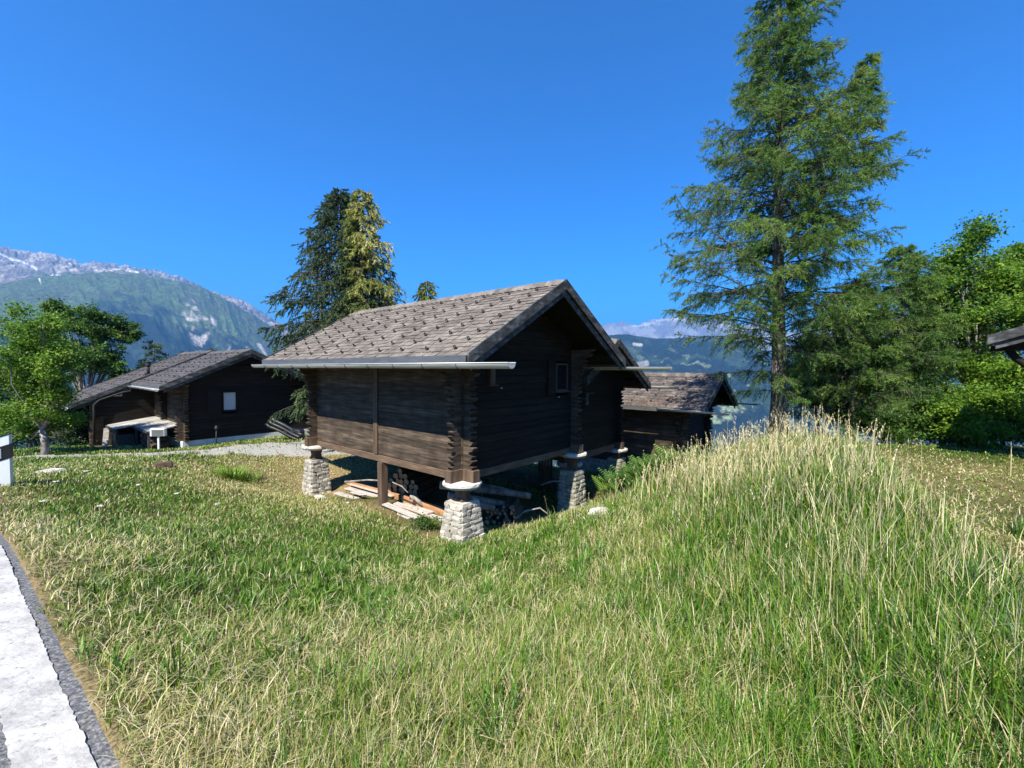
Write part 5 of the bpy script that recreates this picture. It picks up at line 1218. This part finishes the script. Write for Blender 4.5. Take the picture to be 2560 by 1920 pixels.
    plank((962, 1270), (1046, 1306), .15, .03, 'plank', 'grey plank behind the foot of the support post', 'plank', gr, .075)
    plank((985, 1262), (1110, 1306), .15, .03, 'plank', 'grey plank ending at the low leafy plant', 'plank', gr, .03)
    plank((880, 1240), (912, 1250), .10, .02, 'plank', 'short broken grey board lying across the planks', 'plank', gr, .09)
    plank((868, 1212), (1002, 1252), .10, .13, 'newplank', 'orange timber beam left of the gap, behind the planks', 'timber_beam', 'fresh beams behind the planks', .02)
    plank((1008, 1254), (1118, 1294), .10, .14, 'newplank', 'orange timber beam right of the gap, reaching the near pillar', 'timber_beam', 'fresh beams behind the planks', .02)
    q = gp(1040, 1268); m = MB(); m.tube([(-.14, 0, .22), (-.02, .02, .19), (.08, 0, .12), (.16, -.03, .03)], [.05, .045, .05, .03], 7); o = m.build('gnarled_root', 'palebark'); o.location = q; tag(o, 'gnarled weathered root resting on the orange beam', 'root')
    # stacked logs with cut ends to the camera
    base = at(1008, 1262, 10.0); gz = h(base.x, base.y); dirv = Vector((.35, 1, 0)).normalized(); sx = Vector((1, -.35, 0)).normalized()
    rows = [(7, 0), (6, .5), (6, .6), (5, 1.0), (3, 1.6), (1, 2.4)]; pos = ['bottom', 'second', 'third', 'fourth', 'fifth', 'top']; nth = ['first', 'second', 'third', 'fourth', 'fifth', 'sixth', 'seventh']
    for ri, (n, o_) in enumerate(rows):
        for k in range(n):
            rr = r.uniform(.05, .070); a = base + sx * ((k + o_ - 3.0) * .135 + r.uniform(-.016, .016)) - dirv * r.uniform(0, .10); a.z = gz + .07 + ri * .112
            m = MB(); m.tube([(0, 0, 0), tuple(dirv * 1.0)], [rr, rr * .95], 12, 0, True, 1, sm=False); o = m.build('log', ['bark', 'cut']); o.location = a
            tag(o, '%s log from the left in the %s row of the stack under the granary' % (nth[k], pos[ri]) if n > 1 else 'single log crowning the stack under the granary', 'log', 'stacked logs under the granary')
    # long round poles lying in the shade
    for (P, Q, Y0, Y1, rr, lb) in (((1100, 1212), (1325, 1240), 9.1, 9.6, .085, 'thick upper peeled pole lying in the shade behind the near pillar'), ((1120, 1238), (1270, 1262), 8.9, 9.2, .075, 'lower peeled pole lying in the shade behind the near pillar'), ((1190, 1208), (1300, 1232), 9.5, 9.9, .03, 'thin pole lying above the peeled poles in the shade'), ((1190, 1262), (1235, 1272), 8.6, 8.7, .08, 'short sawn log near the near pillar in the shade')):
        a = at(*P, Y0); b = at(*Q, Y1); m = MB(); m.tube([tuple(a), tuple(a.lerp(b, .5) + Vector((0, 0, .015))), tuple(b)], [rr, rr * .95, rr * .85], 9, 0, True, 1); o = m.build('pole', ['palebark', 'cut'], None, tuple(a)); o.location = a; tag(o, lb, 'pole', 'poles in the shade under the granary')
        s_ = MB(); 
    # small round wood heap
    m = MB()
    for k in range(46):
        a = at(1215 + r.random() * 80, 1268 + r.random() * 44, 8.75 + r.random() * .2); a.z = max(a.z, h(a.x, a.y) + .03); rr = r.uniform(.022, .045)
        m.tube([tuple(a), tuple(a + Vector((.12, .5, .01)))], rr, 8, 0, True, 1, sm=False)
    o = m.build('roundwood_heap', ['bark', 'cut']); tag(o, 'heap of thin round branches in the shade behind the near pillar', 'firewood', kind='stuff')
    for pts, rr, lb in (([(862, 1205, 9.6), (920, 1200, 9.5), (975, 1203, 9.3), (1005, 1216, 9.1), (1020, 1232, 9.0)], .022, 'pale curved branch arching before the log stack'), ([(1292, 1296, 8.6), (1312, 1278, 8.6), (1350, 1270, 8.6), (1368, 1284, 8.5)], .02, 'pale bent branch lying in the shade near the far pillar'), ([(1352, 1213, 9.8), (1380, 1203, 9.8), (1402, 1203, 9.7)], .015, 'thin branch leaning at the far pillar')):
        P = [at(*q) for q in pts]; m = MB(); m.tube([tuple(q) for q in P], [rr * (1 - .12 * i) for i in range(len(P))], 7); o = m.build('fallen_branch', 'palebark', None, tuple(P[0])); o.location = P[0]; tag(o, lb, 'branch')
    # grey boards standing at the back
    m = MB(); a = at(1345, 1160, 12.2); b = at(1382, 1155, 12.6); n = 5
    for k in range(n):
        p = a.lerp(b, k / n); q = a.lerp(b, (k + .93) / n); m.prism([(p.x, p.y, -3.3), (q.x, q.y, -3.3), (q.x, q.y, -2.1), (p.x, p.y, -2.1)], (0, .03, 0))
    o = m.build('board_panel', 'frame', None, tuple(a)); o.location = a; tag(o, 'grey upright board panel standing in the dark below the granary', 'panel')
yard()

# ------------------------------------------------------------ air
def haze():
    m = bpy.data.materials.new('haze_air'); m.use_nodes = True; nt = m.node_tree; nt.nodes.clear()
    out = N(nt, 'ShaderNodeOutputMaterial'); v = N(nt, 'ShaderNodeVolumePrincipled'); v.inputs['Color'].default_value = (.17, .47, 1, 1)
    v.inputs['Density'].default_value = 1.1e-4; v.inputs['Anisotropy'].default_value = .15
    nt.links.new(v.outputs[0], out.inputs['Volume'])
    b = MB(); b.box(-17500, 17500, -17500, 17500, -1150, 2080); MT['haze_air'] = m; o = b.build('haze', 'haze_air'); tag(o, kind='stuff')
    o['label'] = 'thin blue summer haze over the valley'; o['category'] = 'haze'
haze()
